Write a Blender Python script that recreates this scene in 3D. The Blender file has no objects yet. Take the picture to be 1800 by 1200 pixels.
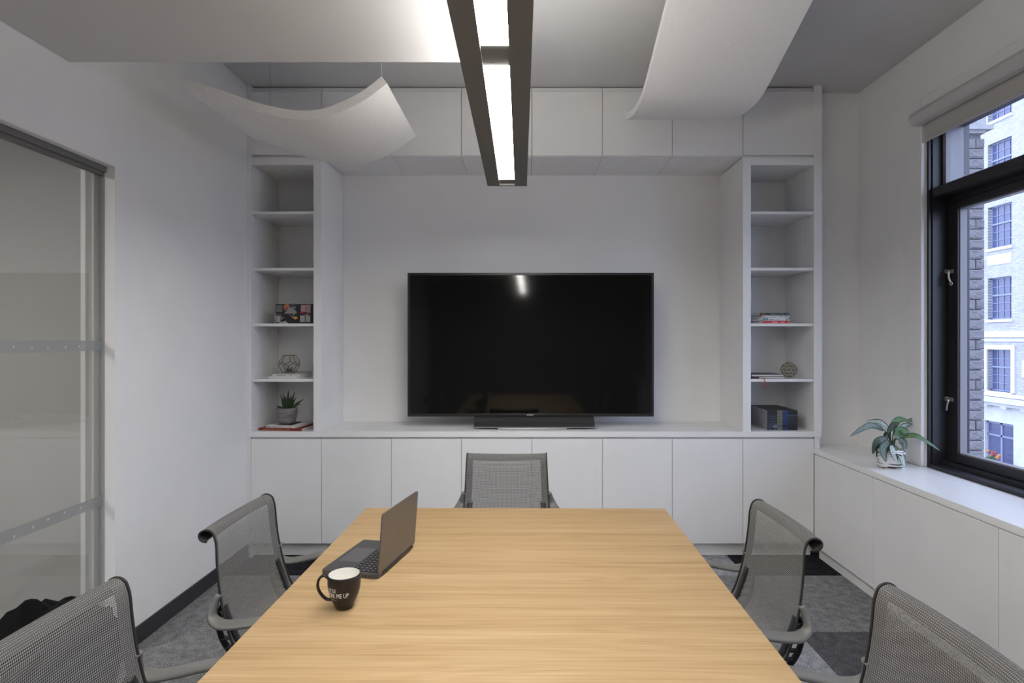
import bpy, bmesh, math, random
from mathutils import Vector, Matrix, Euler
random.seed(7)
PI = math.pi
SC = bpy.context.scene
COL = SC.collection

# ------------------------------------------------------------------ camera, world, lights, exposure
H = 1.55                      # eye height
F = 1000.0                    # focal length in pixels of the 1800 px wide frame
VX, VY = 925.0, 595.0         # vanishing point of the room's long axis

def X(px, Z): return (px - VX) * Z / F
def ZZ(py, Z): return H - (py - VY) * Z / F
def P(px, py, Z): return Vector((X(px, Z), Z, ZZ(py, Z)))

cam_d = bpy.data.cameras.new('camera')
cam = bpy.data.objects.new('camera', cam_d); COL.objects.link(cam)
cam.location = (0, 0, H); cam.rotation_euler = (PI / 2, 0, 0)
cam_d.sensor_width = 36; cam_d.lens = F / 1800 * 36
cam_d.shift_x = -25 / 1800; cam_d.shift_y = -5 / 1800
cam_d.clip_start = 0.02; cam_d.clip_end = 300
SC.camera = cam

SC.view_settings.view_transform = 'Standard'
SC.view_settings.look = 'None'
SC.view_settings.gamma = 1
SC.view_settings.use_curve_mapping = False
SC.view_settings.exposure = 0.46

world = bpy.data.worlds.new('sky'); SC.world = world; world.use_nodes = True
bg = world.node_tree.nodes['Background']
bg.inputs[0].default_value = (0.64, 0.74, 1.0, 1); bg.inputs[1].default_value = 3.0

LENS = 48.0       # down-facing lens of the linear pendant
UPLIGHT = 11.0    # its up-facing lens
CORRIDOR = 12.0  # base strength of the added fill lamp in the corridor

# ------------------------------------------------------------------ materials
def nmat(name, col, rough=0.6, metal=0.0, spec=0.5, **kw):
    m = bpy.data.materials.new(name); m.use_nodes = True
    b = m.node_tree.nodes['Principled BSDF']
    b.inputs['Base Color'].default_value = (*col, 1)
    b.inputs['Roughness'].default_value = rough
    b.inputs['Metallic'].default_value = metal
    b.inputs['Specular IOR Level'].default_value = spec
    for k, v in kw.items(): b.inputs[k].default_value = v
    return m
def N(m, t, **kw):
    n = m.node_tree.nodes.new(t)
    for k, v in kw.items(): setattr(n, k, v)
    return n
def L(m, a, b): m.node_tree.links.new(a, b)
def bsdf(m): return m.node_tree.nodes['Principled BSDF']
def noise_mat(name, c1, c2, scale=(20, 20, 20), rough=0.6, detail=4, bump=0.0, dist=0.01, coord='Object', lo=0.35, hi=0.65, **kw):
    m = nmat(name, c1, rough, **kw)
    tc = N(m, 'ShaderNodeTexCoord'); mp = N(m, 'ShaderNodeMapping'); mp.inputs['Scale'].default_value = scale
    nz = N(m, 'ShaderNodeTexNoise'); nz.inputs['Scale'].default_value = 1; nz.inputs['Detail'].default_value = detail
    cr = N(m, 'ShaderNodeValToRGB')
    cr.color_ramp.elements[0].position = lo; cr.color_ramp.elements[0].color = (*c1, 1)
    cr.color_ramp.elements[1].position = hi; cr.color_ramp.elements[1].color = (*c2, 1)
    L(m, tc.outputs[coord], mp.inputs[0]); L(m, mp.outputs[0], nz.inputs[0]); L(m, nz.outputs[0], cr.inputs[0])
    L(m, cr.outputs[0], bsdf(m).inputs['Base Color'])
    if bump:
        bp = N(m, 'ShaderNodeBump'); bp.inputs['Strength'].default_value = bump; bp.inputs['Distance'].default_value = dist
        L(m, nz.outputs[0], bp.inputs['Height']); L(m, bp.outputs[0], bsdf(m).inputs['Normal'])
    return m
def emit(name, col, s):
    m = bpy.data.materials.new(name); m.use_nodes = True; nt = m.node_tree
    nt.nodes.remove(nt.nodes['Principled BSDF'])
    e = N(m, 'ShaderNodeEmission'); e.inputs[0].default_value = (*col, 1); e.inputs[1].default_value = s
    L(m, e.outputs[0], nt.nodes['Material Output'].inputs[0]); return m
def thin_glass(name, tint=(1, 1, 1), ior=1.5, rough=0.0):
    m = bpy.data.materials.new(name); m.use_nodes = True; nt = m.node_tree
    nt.nodes.remove(nt.nodes['Principled BSDF'])
    t = N(m, 'ShaderNodeBsdfTransparent'); t.inputs[0].default_value = (*tint, 1)
    g = N(m, 'ShaderNodeBsdfGlossy'); g.inputs['Roughness'].default_value = rough
    lw = N(m, 'ShaderNodeLayerWeight'); lw.inputs[0].default_value = .5     # Schlick: same from both sides of the pane
    pw = N(m, 'ShaderNodeMath', operation='POWER'); pw.inputs[1].default_value = 5; L(m, lw.outputs['Facing'], pw.inputs[0])
    f0 = ((ior - 1) / (ior + 1)) ** 2
    fr = N(m, 'ShaderNodeMath', operation='MULTIPLY_ADD'); fr.inputs[1].default_value = 1 - f0; fr.inputs[2].default_value = f0
    L(m, pw.outputs[0], fr.inputs[0])
    mx = N(m, 'ShaderNodeMixShader')
    L(m, fr.outputs[0], mx.inputs[0]); L(m, t.outputs[0], mx.inputs[1]); L(m, g.outputs[0], mx.inputs[2])
    L(m, mx.outputs[0], nt.nodes['Material Output'].inputs[0]); return m

M = {}
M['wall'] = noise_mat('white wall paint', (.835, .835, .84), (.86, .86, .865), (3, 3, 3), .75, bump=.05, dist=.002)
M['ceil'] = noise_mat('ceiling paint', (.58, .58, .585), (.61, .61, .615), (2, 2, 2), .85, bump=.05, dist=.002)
M['white'] = noise_mat('white laminate', (.82, .82, .825), (.845, .845, .85), (4, 4, 4), .42)
M['white2'] = nmat('white laminate edge', (.82, .82, .82), .45)
M['panelw'] = noise_mat('acoustic panel white', (.80, .79, .78), (.83, .82, .81), (60, 60, 60), .8)
M['sill'] = nmat('white sill laminate', (.86, .865, .87), .28)
M['darkgap'] = nmat('shadow gap black', (.02, .02, .02), .9)
M['fixture'] = nmat('grey anodised aluminium', (.17, .166, .16), .55, metal=.1)
M['lens'] = emit('lit diffuser', (1.0, .965, .91), LENS)
M['up'] = emit('lit uplight', (1.0, .965, .91), UPLIGHT)
M['corr'] = emit('corridor fill light', (1.0, .96, .9), CORRIDOR * 4)
M['bbs'] = nmat('charcoal vinyl base', (.035, .035, .042), .5)
M['frame'] = nmat('black window frame', (.018, .018, .022), .38)
M['bead'] = nmat('grey glazing bead', (.26, .26, .29), .3)
M['glass'] = thin_glass('window glass', (.97, .98, 1), 1.35)
M['doorglass'] = thin_glass('door glass', (.90, .905, .90), 1.85)
M['frost'] = nmat('frosted vinyl band', (.36, .37, .37), .5, Alpha=.5)
M['frostdot'] = nmat('frost clear dot', (.75, .76, .75), .5, Alpha=.45)
M['nickel'] = nmat('nickel', (.55, .52, .48), .3, metal=.9)
M['tvbez'] = nmat('tv bezel', (.016, .016, .017), .35)
M['tvscr'] = nmat('tv screen', (.006, .006, .006), .07, spec=.28)
M['sbar'] = noise_mat('soundbar cloth', (.016, .016, .017), (.026, .026, .027), (600, 600, 600), .8)
M['silver'] = nmat('brushed silver', (.35, .35, .35), .35, metal=.8)
M['txt'] = nmat('white print', (.85, .85, .82), .6)
M['gold'] = nmat('gold print', (.75, .42, .12), .5)
M['greytxt'] = nmat('grey print', (.3, .3, .3), .7)
M['corrwall'] = nmat('corridor wall', (.50, .50, .49), .8)
M['asphalt'] = noise_mat('asphalt', (.12, .12, .13), (.18, .18, .19), (3, 3, 3), .9)

def carpet(name, c):
    m = nmat(name, c, 1.0, spec=.05)
    tc = N(m, 'ShaderNodeTexCoord')
    n1 = N(m, 'ShaderNodeTexNoise'); n1.inputs['Scale'].default_value = 190; n1.inputs['Detail'].default_value = 3
    n2 = N(m, 'ShaderNodeTexNoise'); n2.inputs['Scale'].default_value = 22; n2.inputs['Detail'].default_value = 6
    L(m, tc.outputs['Object'], n1.inputs[0]); L(m, tc.outputs['Object'], n2.inputs[0])
    ad = N(m, 'ShaderNodeMath', operation='MULTIPLY_ADD'); ad.inputs[1].default_value = .3
    sc = N(m, 'ShaderNodeMath', operation='MULTIPLY'); sc.inputs[1].default_value = .8
    L(m, n1.outputs[0], sc.inputs[0]); L(m, n2.outputs[0], ad.inputs[0]); L(m, sc.outputs[0], ad.inputs[2])
    cr = N(m, 'ShaderNodeValToRGB')
    cr.color_ramp.elements[0].position = .42; cr.color_ramp.elements[0].color = (*[x * .45 for x in c], 1)
    cr.color_ramp.elements[1].position = .68; cr.color_ramp.elements[1].color = (*[min(1, x * 1.75) for x in c], 1)
    L(m, ad.outputs[0], cr.inputs[0]); L(m, cr.outputs[0], bsdf(m).inputs['Base Color'])
    bp = N(m, 'ShaderNodeBump'); bp.inputs['Strength'].default_value = .6; bp.inputs['Distance'].default_value = .004
    L(m, n1.outputs[0], bp.inputs['Height']); L(m, bp.outputs[0], bsdf(m).inputs['Normal'])
    return m
M['c_dark'] = carpet('carpet near black', (.022, .022, .025))
M['c_mid'] = carpet('carpet mid grey', (.21, .21, .22))
M['c_dim'] = carpet('carpet dim grey', (.10, .10, .11))
M['c_light'] = carpet('carpet light grey', (.30, .305, .33))

def wood():
    m = nmat('oak veneer', (.6, .4, .2), .42, spec=.35)
    tc = N(m, 'ShaderNodeTexCoord')
    mp = N(m, 'ShaderNodeMapping'); mp.inputs['Scale'].default_value = (.55, 7, 1)
    L(m, tc.outputs['Object'], mp.inputs[0])
    big = N(m, 'ShaderNodeTexNoise'); big.inputs['Scale'].default_value = 1.0; big.inputs['Detail'].default_value = 2
    L(m, mp.outputs[0], big.inputs[0])
    # contour lines of a stretched noise = cathedral grain
    mul = N(m, 'ShaderNodeMath', operation='MULTIPLY'); mul.inputs[1].default_value = 16
    L(m, big.outputs[0], mul.inputs[0])
    sn = N(m, 'ShaderNodeMath', operation='SINE'); 
    m2 = N(m, 'ShaderNodeMath', operation='MULTIPLY'); m2.inputs[1].default_value = 6.283
    L(m, mul.outputs[0], m2.inputs[0]); L(m, m2.outputs[0], sn.inputs[0])
    mp2 = N(m, 'ShaderNodeMapping'); mp2.inputs['Scale'].default_value = (2.2, 260, 1)
    L(m, tc.outputs['Object'], mp2.inputs[0])
    fine = N(m, 'ShaderNodeTexNoise'); fine.inputs['Scale'].default_value = 1; fine.inputs['Detail'].default_value = 5
    L(m, mp2.outputs[0], fine.inputs[0])
    mp3 = N(m, 'ShaderNodeMapping'); mp3.inputs['Scale'].default_value = (.35, 26, 1)
    L(m, tc.outputs['Object'], mp3.inputs[0])
    mid = N(m, 'ShaderNodeTexNoise'); mid.inputs['Scale'].default_value = 1; mid.inputs['Detail'].default_value = 3
    L(m, mp3.outputs[0], mid.inputs[0])
    a = N(m, 'ShaderNodeMath', operation='MULTIPLY_ADD'); a.inputs[1].default_value = .035; a.inputs[2].default_value = 0
    L(m, sn.outputs[0], a.inputs[0])
    b = N(m, 'ShaderNodeMath', operation='MULTIPLY_ADD'); b.inputs[1].default_value = .62
    L(m, fine.outputs[0], b.inputs[0]); L(m, a.outputs[0], b.inputs[2])
    c = N(m, 'ShaderNodeMath', operation='MULTIPLY_ADD'); c.inputs[1].default_value = .38
    L(m, mid.outputs[0], c.inputs[0]); L(m, b.outputs[0], c.inputs[2])
    cr = N(m, 'ShaderNodeValToRGB'); e = cr.color_ramp.elements
    e[0].position = .29; e[0].color = (.285, .18, .084, 1)
    e[1].position = .68; e[1].color = (.475, .338, .192, 1)
    x = e.new(.48); x.color = (.405, .272, .137, 1)
    L(m, c.outputs[0], cr.inputs[0]); L(m, cr.outputs[0], bsdf(m).inputs['Base Color'])
    return m
M['wood'] = wood()

def weave(name, pitch=.0055, half=.27, dark=(.085, .083, .083), light=(.24, .235, .23), holes=True):
    """woven suspension: holes between the threads, lighter knots; UVs are metres on the cloth"""
    m = nmat(name, dark, .7, spec=.25)
    uv = N(m, 'ShaderNodeUVMap'); sp = N(m, 'ShaderNodeSeparateXYZ'); L(m, uv.outputs[0], sp.inputs[0])
    def tri(o, p, off=0.0):
        a = N(m, 'ShaderNodeMath', operation='MULTIPLY_ADD'); a.inputs[1].default_value = 1 / p; a.inputs[2].default_value = off; L(m, o, a.inputs[0])
        f = N(m, 'ShaderNodeMath', operation='FRACT'); L(m, a.outputs[0], f.inputs[0])
        s = N(m, 'ShaderNodeMath', operation='SUBTRACT'); s.inputs[1].default_value = .5; L(m, f.outputs[0], s.inputs[0])
        b = N(m, 'ShaderNodeMath', operation='ABSOLUTE'); L(m, s.outputs[0], b.inputs[0]); return b.outputs[0]
    def less(o, t):
        c = N(m, 'ShaderNodeMath', operation='LESS_THAN'); c.inputs[1].default_value = t; L(m, o, c.inputs[0]); return c.outputs[0]
    def mul(a_, b_):
        c = N(m, 'ShaderNodeMath', operation='MULTIPLY'); L(m, a_, c.inputs[0]); L(m, b_, c.inputs[1]); return c.outputs[0]
    tu, tv = tri(sp.outputs[0], pitch), tri(sp.outputs[1], pitch * 1.15)
    ku, kv = tri(sp.outputs[0], pitch, .5), tri(sp.outputs[1], pitch * 1.15, .5)
    knot = mul(less(ku, .2), less(kv, .24))
    mx = N(m, 'ShaderNodeMix', data_type='RGBA'); mx.inputs['A'].default_value = (*dark, 1); mx.inputs['B'].default_value = (*light, 1)
    L(m, knot, mx.inputs['Factor']); L(m, mx.outputs['Result'], bsdf(m).inputs['Base Color'])
    if holes:
        hole = mul(less(tu, half), less(tv, half))
        inv = N(m, 'ShaderNodeMath', operation='SUBTRACT'); inv.inputs[0].default_value = 1; L(m, hole, inv.inputs[1])
        L(m, inv.outputs[0], bsdf(m).inputs['Alpha'])
    return m
M['mesh'] = weave('chair suspension mesh', dark=(.115, .113, .112), light=(.34, .335, .33), half=.235)
M['border'] = weave('chair mesh border', holes=False, dark=(.085, .084, .083), light=(.26, .255, .25))
M['piping'] = nmat('charcoal piping', (.022, .022, .023), .6)
M['arm'] = nmat('grey chair arm', (.155, .153, .15), .42)
M['spine'] = nmat('graphite spine', (.02, .021, .024), .4)
M['cbase'] = nmat('grey chair base', (.13, .13, .13), .45)

# ------------------------------------------------------------------ mesh helpers
class MB:
    def __init__(s): s.v = []; s.f = []; s.m = []; s.uv = {}; s.smooth = []
    def add(s, vs, fs, mi=0, smooth=False, M4=None):
        o = len(s.v)
        for v in vs: s.v.append(tuple(M4 @ Vector(v)) if M4 else tuple(v))
        for f in fs: s.f.append(tuple(i + o for i in f)); s.m.append(mi); s.smooth.append(smooth)
        return s
    def box(s, x0, x1, y0, y1, z0, z1, mi=0, bev=0.0, M4=None):
        if x0 > x1: x0, x1 = x1, x0
        if y0 > y1: y0, y1 = y1, y0
        if z0 > z1: z0, z1 = z1, z0
        if bev <= 0:
            vs = [(x, y, z) for x in (x0, x1) for y in (y0, y1) for z in (z0, z1)]
            fs = [(0, 1, 3, 2), (4, 6, 7, 5), (0, 4, 5, 1), (2, 3, 7, 6), (0, 2, 6, 4), (1, 5, 7, 3)]
            return s.add(vs, fs, mi, False, M4)
        bm = bmesh.new(); bmesh.ops.create_cube(bm, size=1)
        for v in bm.verts: v.co = Vector(((x0 + x1) / 2 + v.co.x * (x1 - x0), (y0 + y1) / 2 + v.co.y * (y1 - y0), (z0 + z1) / 2 + v.co.z * (z1 - z0)))
        bmesh.ops.bevel(bm, geom=bm.edges[:], offset=bev, segments=2, affect='EDGES', profile=.5)
        s.bm(bm, mi, False, M4); return s
    def bm(s, bm, mi=0, smooth=False, M4=None):
        bm.verts.index_update()
        s.add([v.co[:] for v in bm.verts], [[v.index for v in f.verts] for f in bm.faces], mi, smooth, M4); bm.free(); return s
    def tube(s, pts, r, n=8, mi=0, closed=False, cap=True, M4=None, smooth=True):
        pts = [Vector(p) for p in pts]; k = len(pts)
        rr = r if isinstance(r, (list, tuple)) else [r] * k
        vs = []; fs = []; ref = None
        for i in range(k):
            a = pts[(i - 1) % k] if (closed or i) else pts[0]; b = pts[(i + 1) % k] if (closed or i < k - 1) else pts[-1]
            t = (b - a)
            if t.length < 1e-9: t = Vector((0, 0, 1))
            t.normalize()
            if ref is None: ref = Vector((0, 0, 1)) if abs(t.z) < .9 else Vector((1, 0, 0))
            u = ref - t * ref.dot(t)
            if u.length < 1e-6: u = t.orthogonal()
            u.normalize(); w = t.cross(u); ref = u
            for j in range(n):
                an = 2 * PI * j / n; vs.append(pts[i] + (u * math.cos(an) + w * math.sin(an)) * rr[i])
        for i in range(k if closed else k - 1):
            for j in range(n):
                a = i * n + j; b = i * n + (j + 1) % n; c = ((i + 1) % k) * n + (j + 1) % n; d = ((i + 1) % k) * n + j
                fs.append((a, b, c, d))
        if cap and not closed:
            fs.append(tuple(range(n))[::-1]); fs.append(tuple((k - 1) * n + j for j in range(n)))
        return s.add(vs, fs, mi, smooth, M4)
    def lathe(s, prof, n=32, mi=0, M4=None, smooth=True):
        vs = []; fs = []; k = len(prof)
        for (r, z) in prof:
            for j in range(n): a = 2 * PI * j / n; vs.append((r * math.cos(a), r * math.sin(a), z))
        for i in range(k - 1):
            for j in range(n):
                fs.append((i * n + j, i * n + (j + 1) % n, (i + 1) * n + (j + 1) % n, (i + 1) * n + j))
        return s.add(vs, fs, mi, smooth, M4)
    def prism(s, poly, z0, z1, mi=0, M4=None):
        n = len(poly); vs = [(x, y, z0) for x, y in poly] + [(x, y, z1) for x, y in poly]
        fs = [tuple(range(n))[::-1], tuple(range(n, 2 * n))] + [(i, (i + 1) % n, n + (i + 1) % n, n + i) for i in range(n)]
        return s.add(vs, fs, mi, False, M4)
    def build(s, name, mats, parent=None, fix=True):
        me = bpy.data.meshes.new(name); me.from_pydata(s.v, [], s.f)
        if not isinstance(mats, (list, tuple)): mats = [mats]
        for m in mats: me.materials.append(m)
        for p, mi, sm in zip(me.polygons, s.m, s.smooth): p.material_index = mi; p.use_smooth = sm
        if fix:
            b = bmesh.new(); b.from_mesh(me); bmesh.ops.recalc_face_normals(b, faces=b.faces[:]); b.to_mesh(me); b.free()
        me.update()
        o = bpy.data.objects.new(name, me); COL.objects.link(o)
        if parent: o.parent = parent
        return o
def B(name, mats, dims, parent=None, bev=0.0):
    return MB().box(*dims, bev=bev).build(name, mats, parent)
def empty(name, loc=(0, 0, 0), rz=0):
    o = bpy.data.objects.new(name, None); COL.objects.link(o); o.location = loc; o.rotation_euler = (0, 0, rz)
    o.empty_display_size = .1; return o
def tag(o, label=None, cat=None, group=None, kind=None):
    if label: o['label'] = label
    if cat: o['category'] = cat
    if group: o['group'] = group
    if kind: o['kind'] = kind
    return o
def struct(o, label=None, cat='structure'):
    o['kind'] = 'structure'
    if label: o['label'] = label
    o['category'] = cat
    return o
def copy_tree(o, parent=None):
    c = o.copy(); COL.objects.link(c); c.parent = parent
    for ch in list(KIDS.get(o, [])) or [x for x in bpy.data.objects if x.parent == o]: copy_tree(ch, c)
    return c
KIDS = {}
def text_geo(s, size=1.0):
    """flat outline of a word: verts (x, y) and faces; origin at the left of the baseline, y is cap height ~0.7*size"""
    cu = bpy.data.curves.new('t', 'FONT'); cu.body = s; cu.size = size; cu.resolution_u = 3
    ob = bpy.data.objects.new('t', cu); COL.objects.link(ob)
    dg = bpy.context.evaluated_depsgraph_get(); dg.update()
    me = ob.evaluated_get(dg).to_mesh()
    vs = [(v.co.x, v.co.y) for v in me.vertices]; fs = [tuple(p.vertices) for p in me.polygons]
    ob.evaluated_get(dg).to_mesh_clear(); bpy.data.objects.remove(ob); bpy.data.curves.remove(cu)
    x0 = min(v[0] for v in vs); x1 = max(v[0] for v in vs)
    return [(x - x0, y) for x, y in vs], fs, x1 - x0
def smooth_pts(pts, n=6):
    """Catmull-Rom through points"""
    pts = [Vector(p) for p in pts]; out = []
    for i in range(len(pts) - 1):
        p0 = pts[max(i - 1, 0)]; p1 = pts[i]; p2 = pts[i + 1]; p3 = pts[min(i + 2, len(pts) - 1)]
        for j in range(n):
            t = j / n
            out.append(.5 * ((2 * p1) + (-p0 + p2) * t + (2 * p0 - 5 * p1 + 4 * p2 - p3) * t * t + (-p0 + 3 * p1 - 3 * p2 + p3) * t ** 3))
    out.append(pts[-1]); return out

# ------------------------------------------------------------------ dimensions
ZC = F / 248.4                 # cabinet front plane
ZN = 4.505                     # back of the niche
ZP = 4.155                     # pier wall right of the cabinets
XL = -1.977; XR = 2.426        # left and right wall
ZCE = 3.341                    # ceiling
YB = -3.2                      # wall behind the camera
cx = lambda px: (px - VX) / 248.4
cz = lambda py: H - (py - VY) / 248.4

# ------------------------------------------------------------------ room shell
floor = struct(B('floor', M['c_mid'], (XL - .02, XR + .02, YB, ZN, -.12, -.008)), 'carpeted floor of the meeting room', 'floor')
T = .7155; xs0 = 1.437; ys0 = 3.01
tile_mesh = {}
for key in ('c_dark', 'c_mid', 'c_light', 'c_dim'):
    me_o = MB().box(.001, T - .001, .001, T - .001, -.008, 0, bev=.0012).build('carpet_tile', M[key], floor); tile_mesh[key] = me_o.data
    bpy.data.objects.remove(me_o)
for i in range(-5, 2):
    for j in range(-9, 3):
        x0 = xs0 + i * T; y0 = ys0 + j * T
        if x0 > XR or x0 + T < XL or y0 + T < YB or y0 > 4.1: continue
        if i >= 0: key = {1: 'c_dark', 0: 'c_mid', -1: 'c_dim'}.get(j, 'c_mid')
        elif i == -1: key = {1: 'c_light', 0: 'c_mid', -1: 'c_light'}.get(j, 'c_mid')
        elif i <= -4: key = 'c_dark' if j == 1 else 'c_mid'
        else: key = random.choice(('c_mid', 'c_mid', 'c_dark', 'c_light'))
        if i == -4 and j in (0, -1): key = 'c_mid'
        w = min(T, XR - x0) ; d = min(T, 4.12 - y0); xo = max(x0, XL)
        if w < T - .01 or d < T - .01 or x0 < XL:
            o = MB().box(.001, x0 + w - xo - .001, .001, d - .001, -.008, 0).build('carpet_tile', M[key], floor); o.location = (xo, y0, 0)
        else:
            o = bpy.data.objects.new('carpet_tile', tile_mesh[key]); COL.objects.link(o); o.parent = floor; o.location = (x0, y0, 0)

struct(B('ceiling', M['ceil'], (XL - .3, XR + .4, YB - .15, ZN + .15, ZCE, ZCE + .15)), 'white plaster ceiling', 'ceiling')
struct(B('wall_back', M['wall'], (XL - .2, XR + .4, ZN, ZN + .15, -.1, ZCE)), 'white wall behind the television niche', 'wall')
struct(B('wall_front', nmat('back room wall', (.22, .215, .21), .8), (XL - .2, XR + .4, YB - .15, YB, -.1, ZCE)), 'wall behind the camera', 'wall')
struct(MB().box(2.05, XR + .2, ZP, ZN, 0, ZCE).build('trim_2', M['wall']), 'white wall pier right of the cabinets', 'pier')
# left wall with the glass door opening
DZ = 2.734; DN = 0.35; DT = 2.376
wl = MB(); w0, w1 = XL - .1, XL
wl.box(w0, w1, DZ, ZN, 0, ZCE); wl.box(w0, w1, DN, DZ, DT, ZCE); wl.box(w0, w1, YB, DN, 0, ZCE)
struct(wl.build('wall_left', M['wall']), 'white wall on the left with the glass door opening', 'wall')
struct(B('baseboard_left', M['bbs'], (XL, XL + .012, DZ, ZC + .05, 0.0, .092), bev=.003), 'charcoal baseboard along the left wall', 'baseboard')
# right wall with window opening
WZ = F / 289.8; WN = 1.32; WB = .773; WT = 2.865; XW = XR + .262
wr = MB()
XI = 2.622
def wallbits(m, a, b): m.box(a, b, WZ, ZN, 0, ZCE); m.box(a, b, YB, WN, 0, ZCE); m.box(a, b, WN, WZ, WT, ZCE); m.box(a, b, WN, WZ, 0, WB - .02)
wallbits(wr, XR, XI)
we = MB(); wallbits(we, XI, XW)
struct(we.build('wall_exterior', nmat('grey exterior reveal', (.17, .17, .185), .8)), 'grey outer face of the wall around the window', 'wall')
struct(wr.build('wall_right', M['wall']), 'white wall on the right holding the window', 'wall')
# casing
ca = MB(); cf = .145; cb = .028
ca.box(XR - cb, XR, WZ + .004, WZ + cf, WB, WT + cf, bev=.006)
ca.box(XR - cb, XR, WN - cf, WZ + .004, WT + .004, WT + cf, bev=.006)
ca.box(XR - cb, XR, WN - cf, WN - .004, WB, WT + .004, bev=.006)
struct(ca.build('trim_3', M['white2']), 'white painted casing around the window', 'casing')
# beam
BZ = F * 1.194 / 485; 
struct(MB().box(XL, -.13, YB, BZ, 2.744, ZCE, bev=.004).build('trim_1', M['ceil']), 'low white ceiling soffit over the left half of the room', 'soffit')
# fire plug dots on left wall
for (px, py, r) in ((437, 157, .006), (429, 155, .003)):
    pass

# ------------------------------------------------------------------ corridor behind the glass door
co = MB()
co.box(-4.6, XL - .1, 3.15, 3.3, -.1, 3.3); co.box(-4.75, -4.6, -2, 3.3, -.1, 3.3); co.box(-4.75, XL - .1, -2.1, -2, -.1, 3.3)
struct(co.build('wall_corridor', M['corrwall']), 'grey corridor wall beyond the glass door', 'wall')
struct(B('floor_corridor', M['c_mid'], (-4.75, XL - .1, -2, 3.3, -.12, 0)), 'corridor floor', 'floor')
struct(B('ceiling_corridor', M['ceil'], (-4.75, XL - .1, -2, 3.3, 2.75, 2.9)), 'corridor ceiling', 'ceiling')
cl = empty('corridor_fill_lamp', (-3.4, .9, 2.72)); tag(cl, 'added unseen fill lamp brightening the corridor beyond the glass door', 'lamp')  # added out of view, only to brighten the corridor behind the glass
MB().box(-.32, .32, -.32, .32, -.02, .03).box(-.28, .28, -.28, .28, -.022, -.0205).build('fill_lamp_housing', M['white2'], cl)
MB().box(-.27, .27, -.27, .27, -.03, -.022).build('diffuser', M['corr'], cl)
struct(MB().box(X(147, 2.95), X(160, 2.95), 2.93, 3.15, 0, 2.75).box(X(160,2.95), X(163, 2.95), 2.90, 3.15, 0, 2.75).build('trim_4', M['white2']), 'white corridor post behind the glass', 'post')

# glass door
gd = struct(empty('door_1', (XL - .068, 0, 0)), 'sliding glass door with two dotted frosted bands', 'door')
GZ = .068 + 1.977; ge = GZ / (VX - 177) * F
gp = MB().box(-.005, .005, DN + .02, ge, .012, DT - .03).build('glass_panel', M['doorglass'], gd)
for zc in (ZZ(609, 2.4), H - .38 * GZ):
    b = MB().box(.0055, .0065, DN + .02, ge, zc - .024, zc + .024).build('frosted_band', M['frost'], gd)
    d = MB()
    for k in range(40):
        yy = ge - .03 - k * .085 - random.uniform(0, .03); r = random.choice((.004, .005, .0055))
        if yy < DN + .05: continue
        zz = zc + random.uniform(-.012, .012)
        d.add([(.0067, yy + r * math.cos(2 * PI * j / 10), zz + r * math.sin(2 * PI * j / 10)) for j in range(10)], [tuple(range(10))])
    dd = d.build('band_dots', M['frostdot'], b); dd['kind'] = 'stuff'
MB().box(-.03, .030, DN, DZ - .001, DT - .028, DT - .001).box(-.004, .018, DN, DZ - .001, DT - .045, DT - .028).build('head_track', M['fixture'], gd)
MB().box(-.02, .02, ge + .003, DZ - .001, .0, DT - .03).build('edge_seal', M['corrwall'], gd)
MB().box(-.008, .008, ge + .0002, ge + .0028, .0, DT - .03).build('brush_strip', M['bbs'], gd)
MB().box(-.018, -.006, ge - .035, ge, .012, DT - .03).build('door_stile', M['corrwall'], gd)

# ------------------------------------------------------------------ window
wi = struct(empty('window_1', (0, 0, 0)), 'black framed casement window with a transom light above', 'window')
xsash = 2.55; xg = 2.59; xo = XW
zs0 = .821; zs1 = 2.363; zg0 = .879; zg1 = 2.311
e = .001
fr = MB()
fr.box(XR + .002, XR + .02, WZ - .018, WZ - e, WB, WT, bev=.002)                   # outer flange
fr.box(XR + .02, 2.535, WZ - .026, WZ - e, WB, WT, bev=.002)
fr.box(XR + .02, 2.535, WN + e, WN + .05, WB, WT, bev=.002)
fr.box(2.535, xg + .03, WZ - .03, WZ - e, WB, WT); fr.box(2.535, xg + .03, WN + e, WN + .03, WB, WT)
fr.box(XR + .002, xg + .03, WN + .05, WZ - .026, WB, WB + .022, bev=.002); fr.box(2.50, xg + .03, WN + .05, WZ - .026, WB + .022, zs0 - .004)
fr.box(XR + .02, xg + .03, WN + .05, WZ - .026, WT - .05, WT - e)
fr.build('outer_frame', M['frame'], wi)
tb = MB(); tb.box(XR + .015, 2.535, WN + .05, WZ - .026, zs1 + .035, 2.452, bev=.003); tb.box(2.535, xg + .03, WN + .05, WZ - .026, zs1 + .004, 2.465, bev=.002)
tb.build('transom_bar', M['frame'], wi)
yc = [WZ - .03, (WZ + WN) / 2, WN + .03]
B('mullion', M['frame'], (XR + .06, xg + .03, yc[1] - .03, yc[1] + .03, WB + .02, WT - .05), wi, bev=.003)
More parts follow.
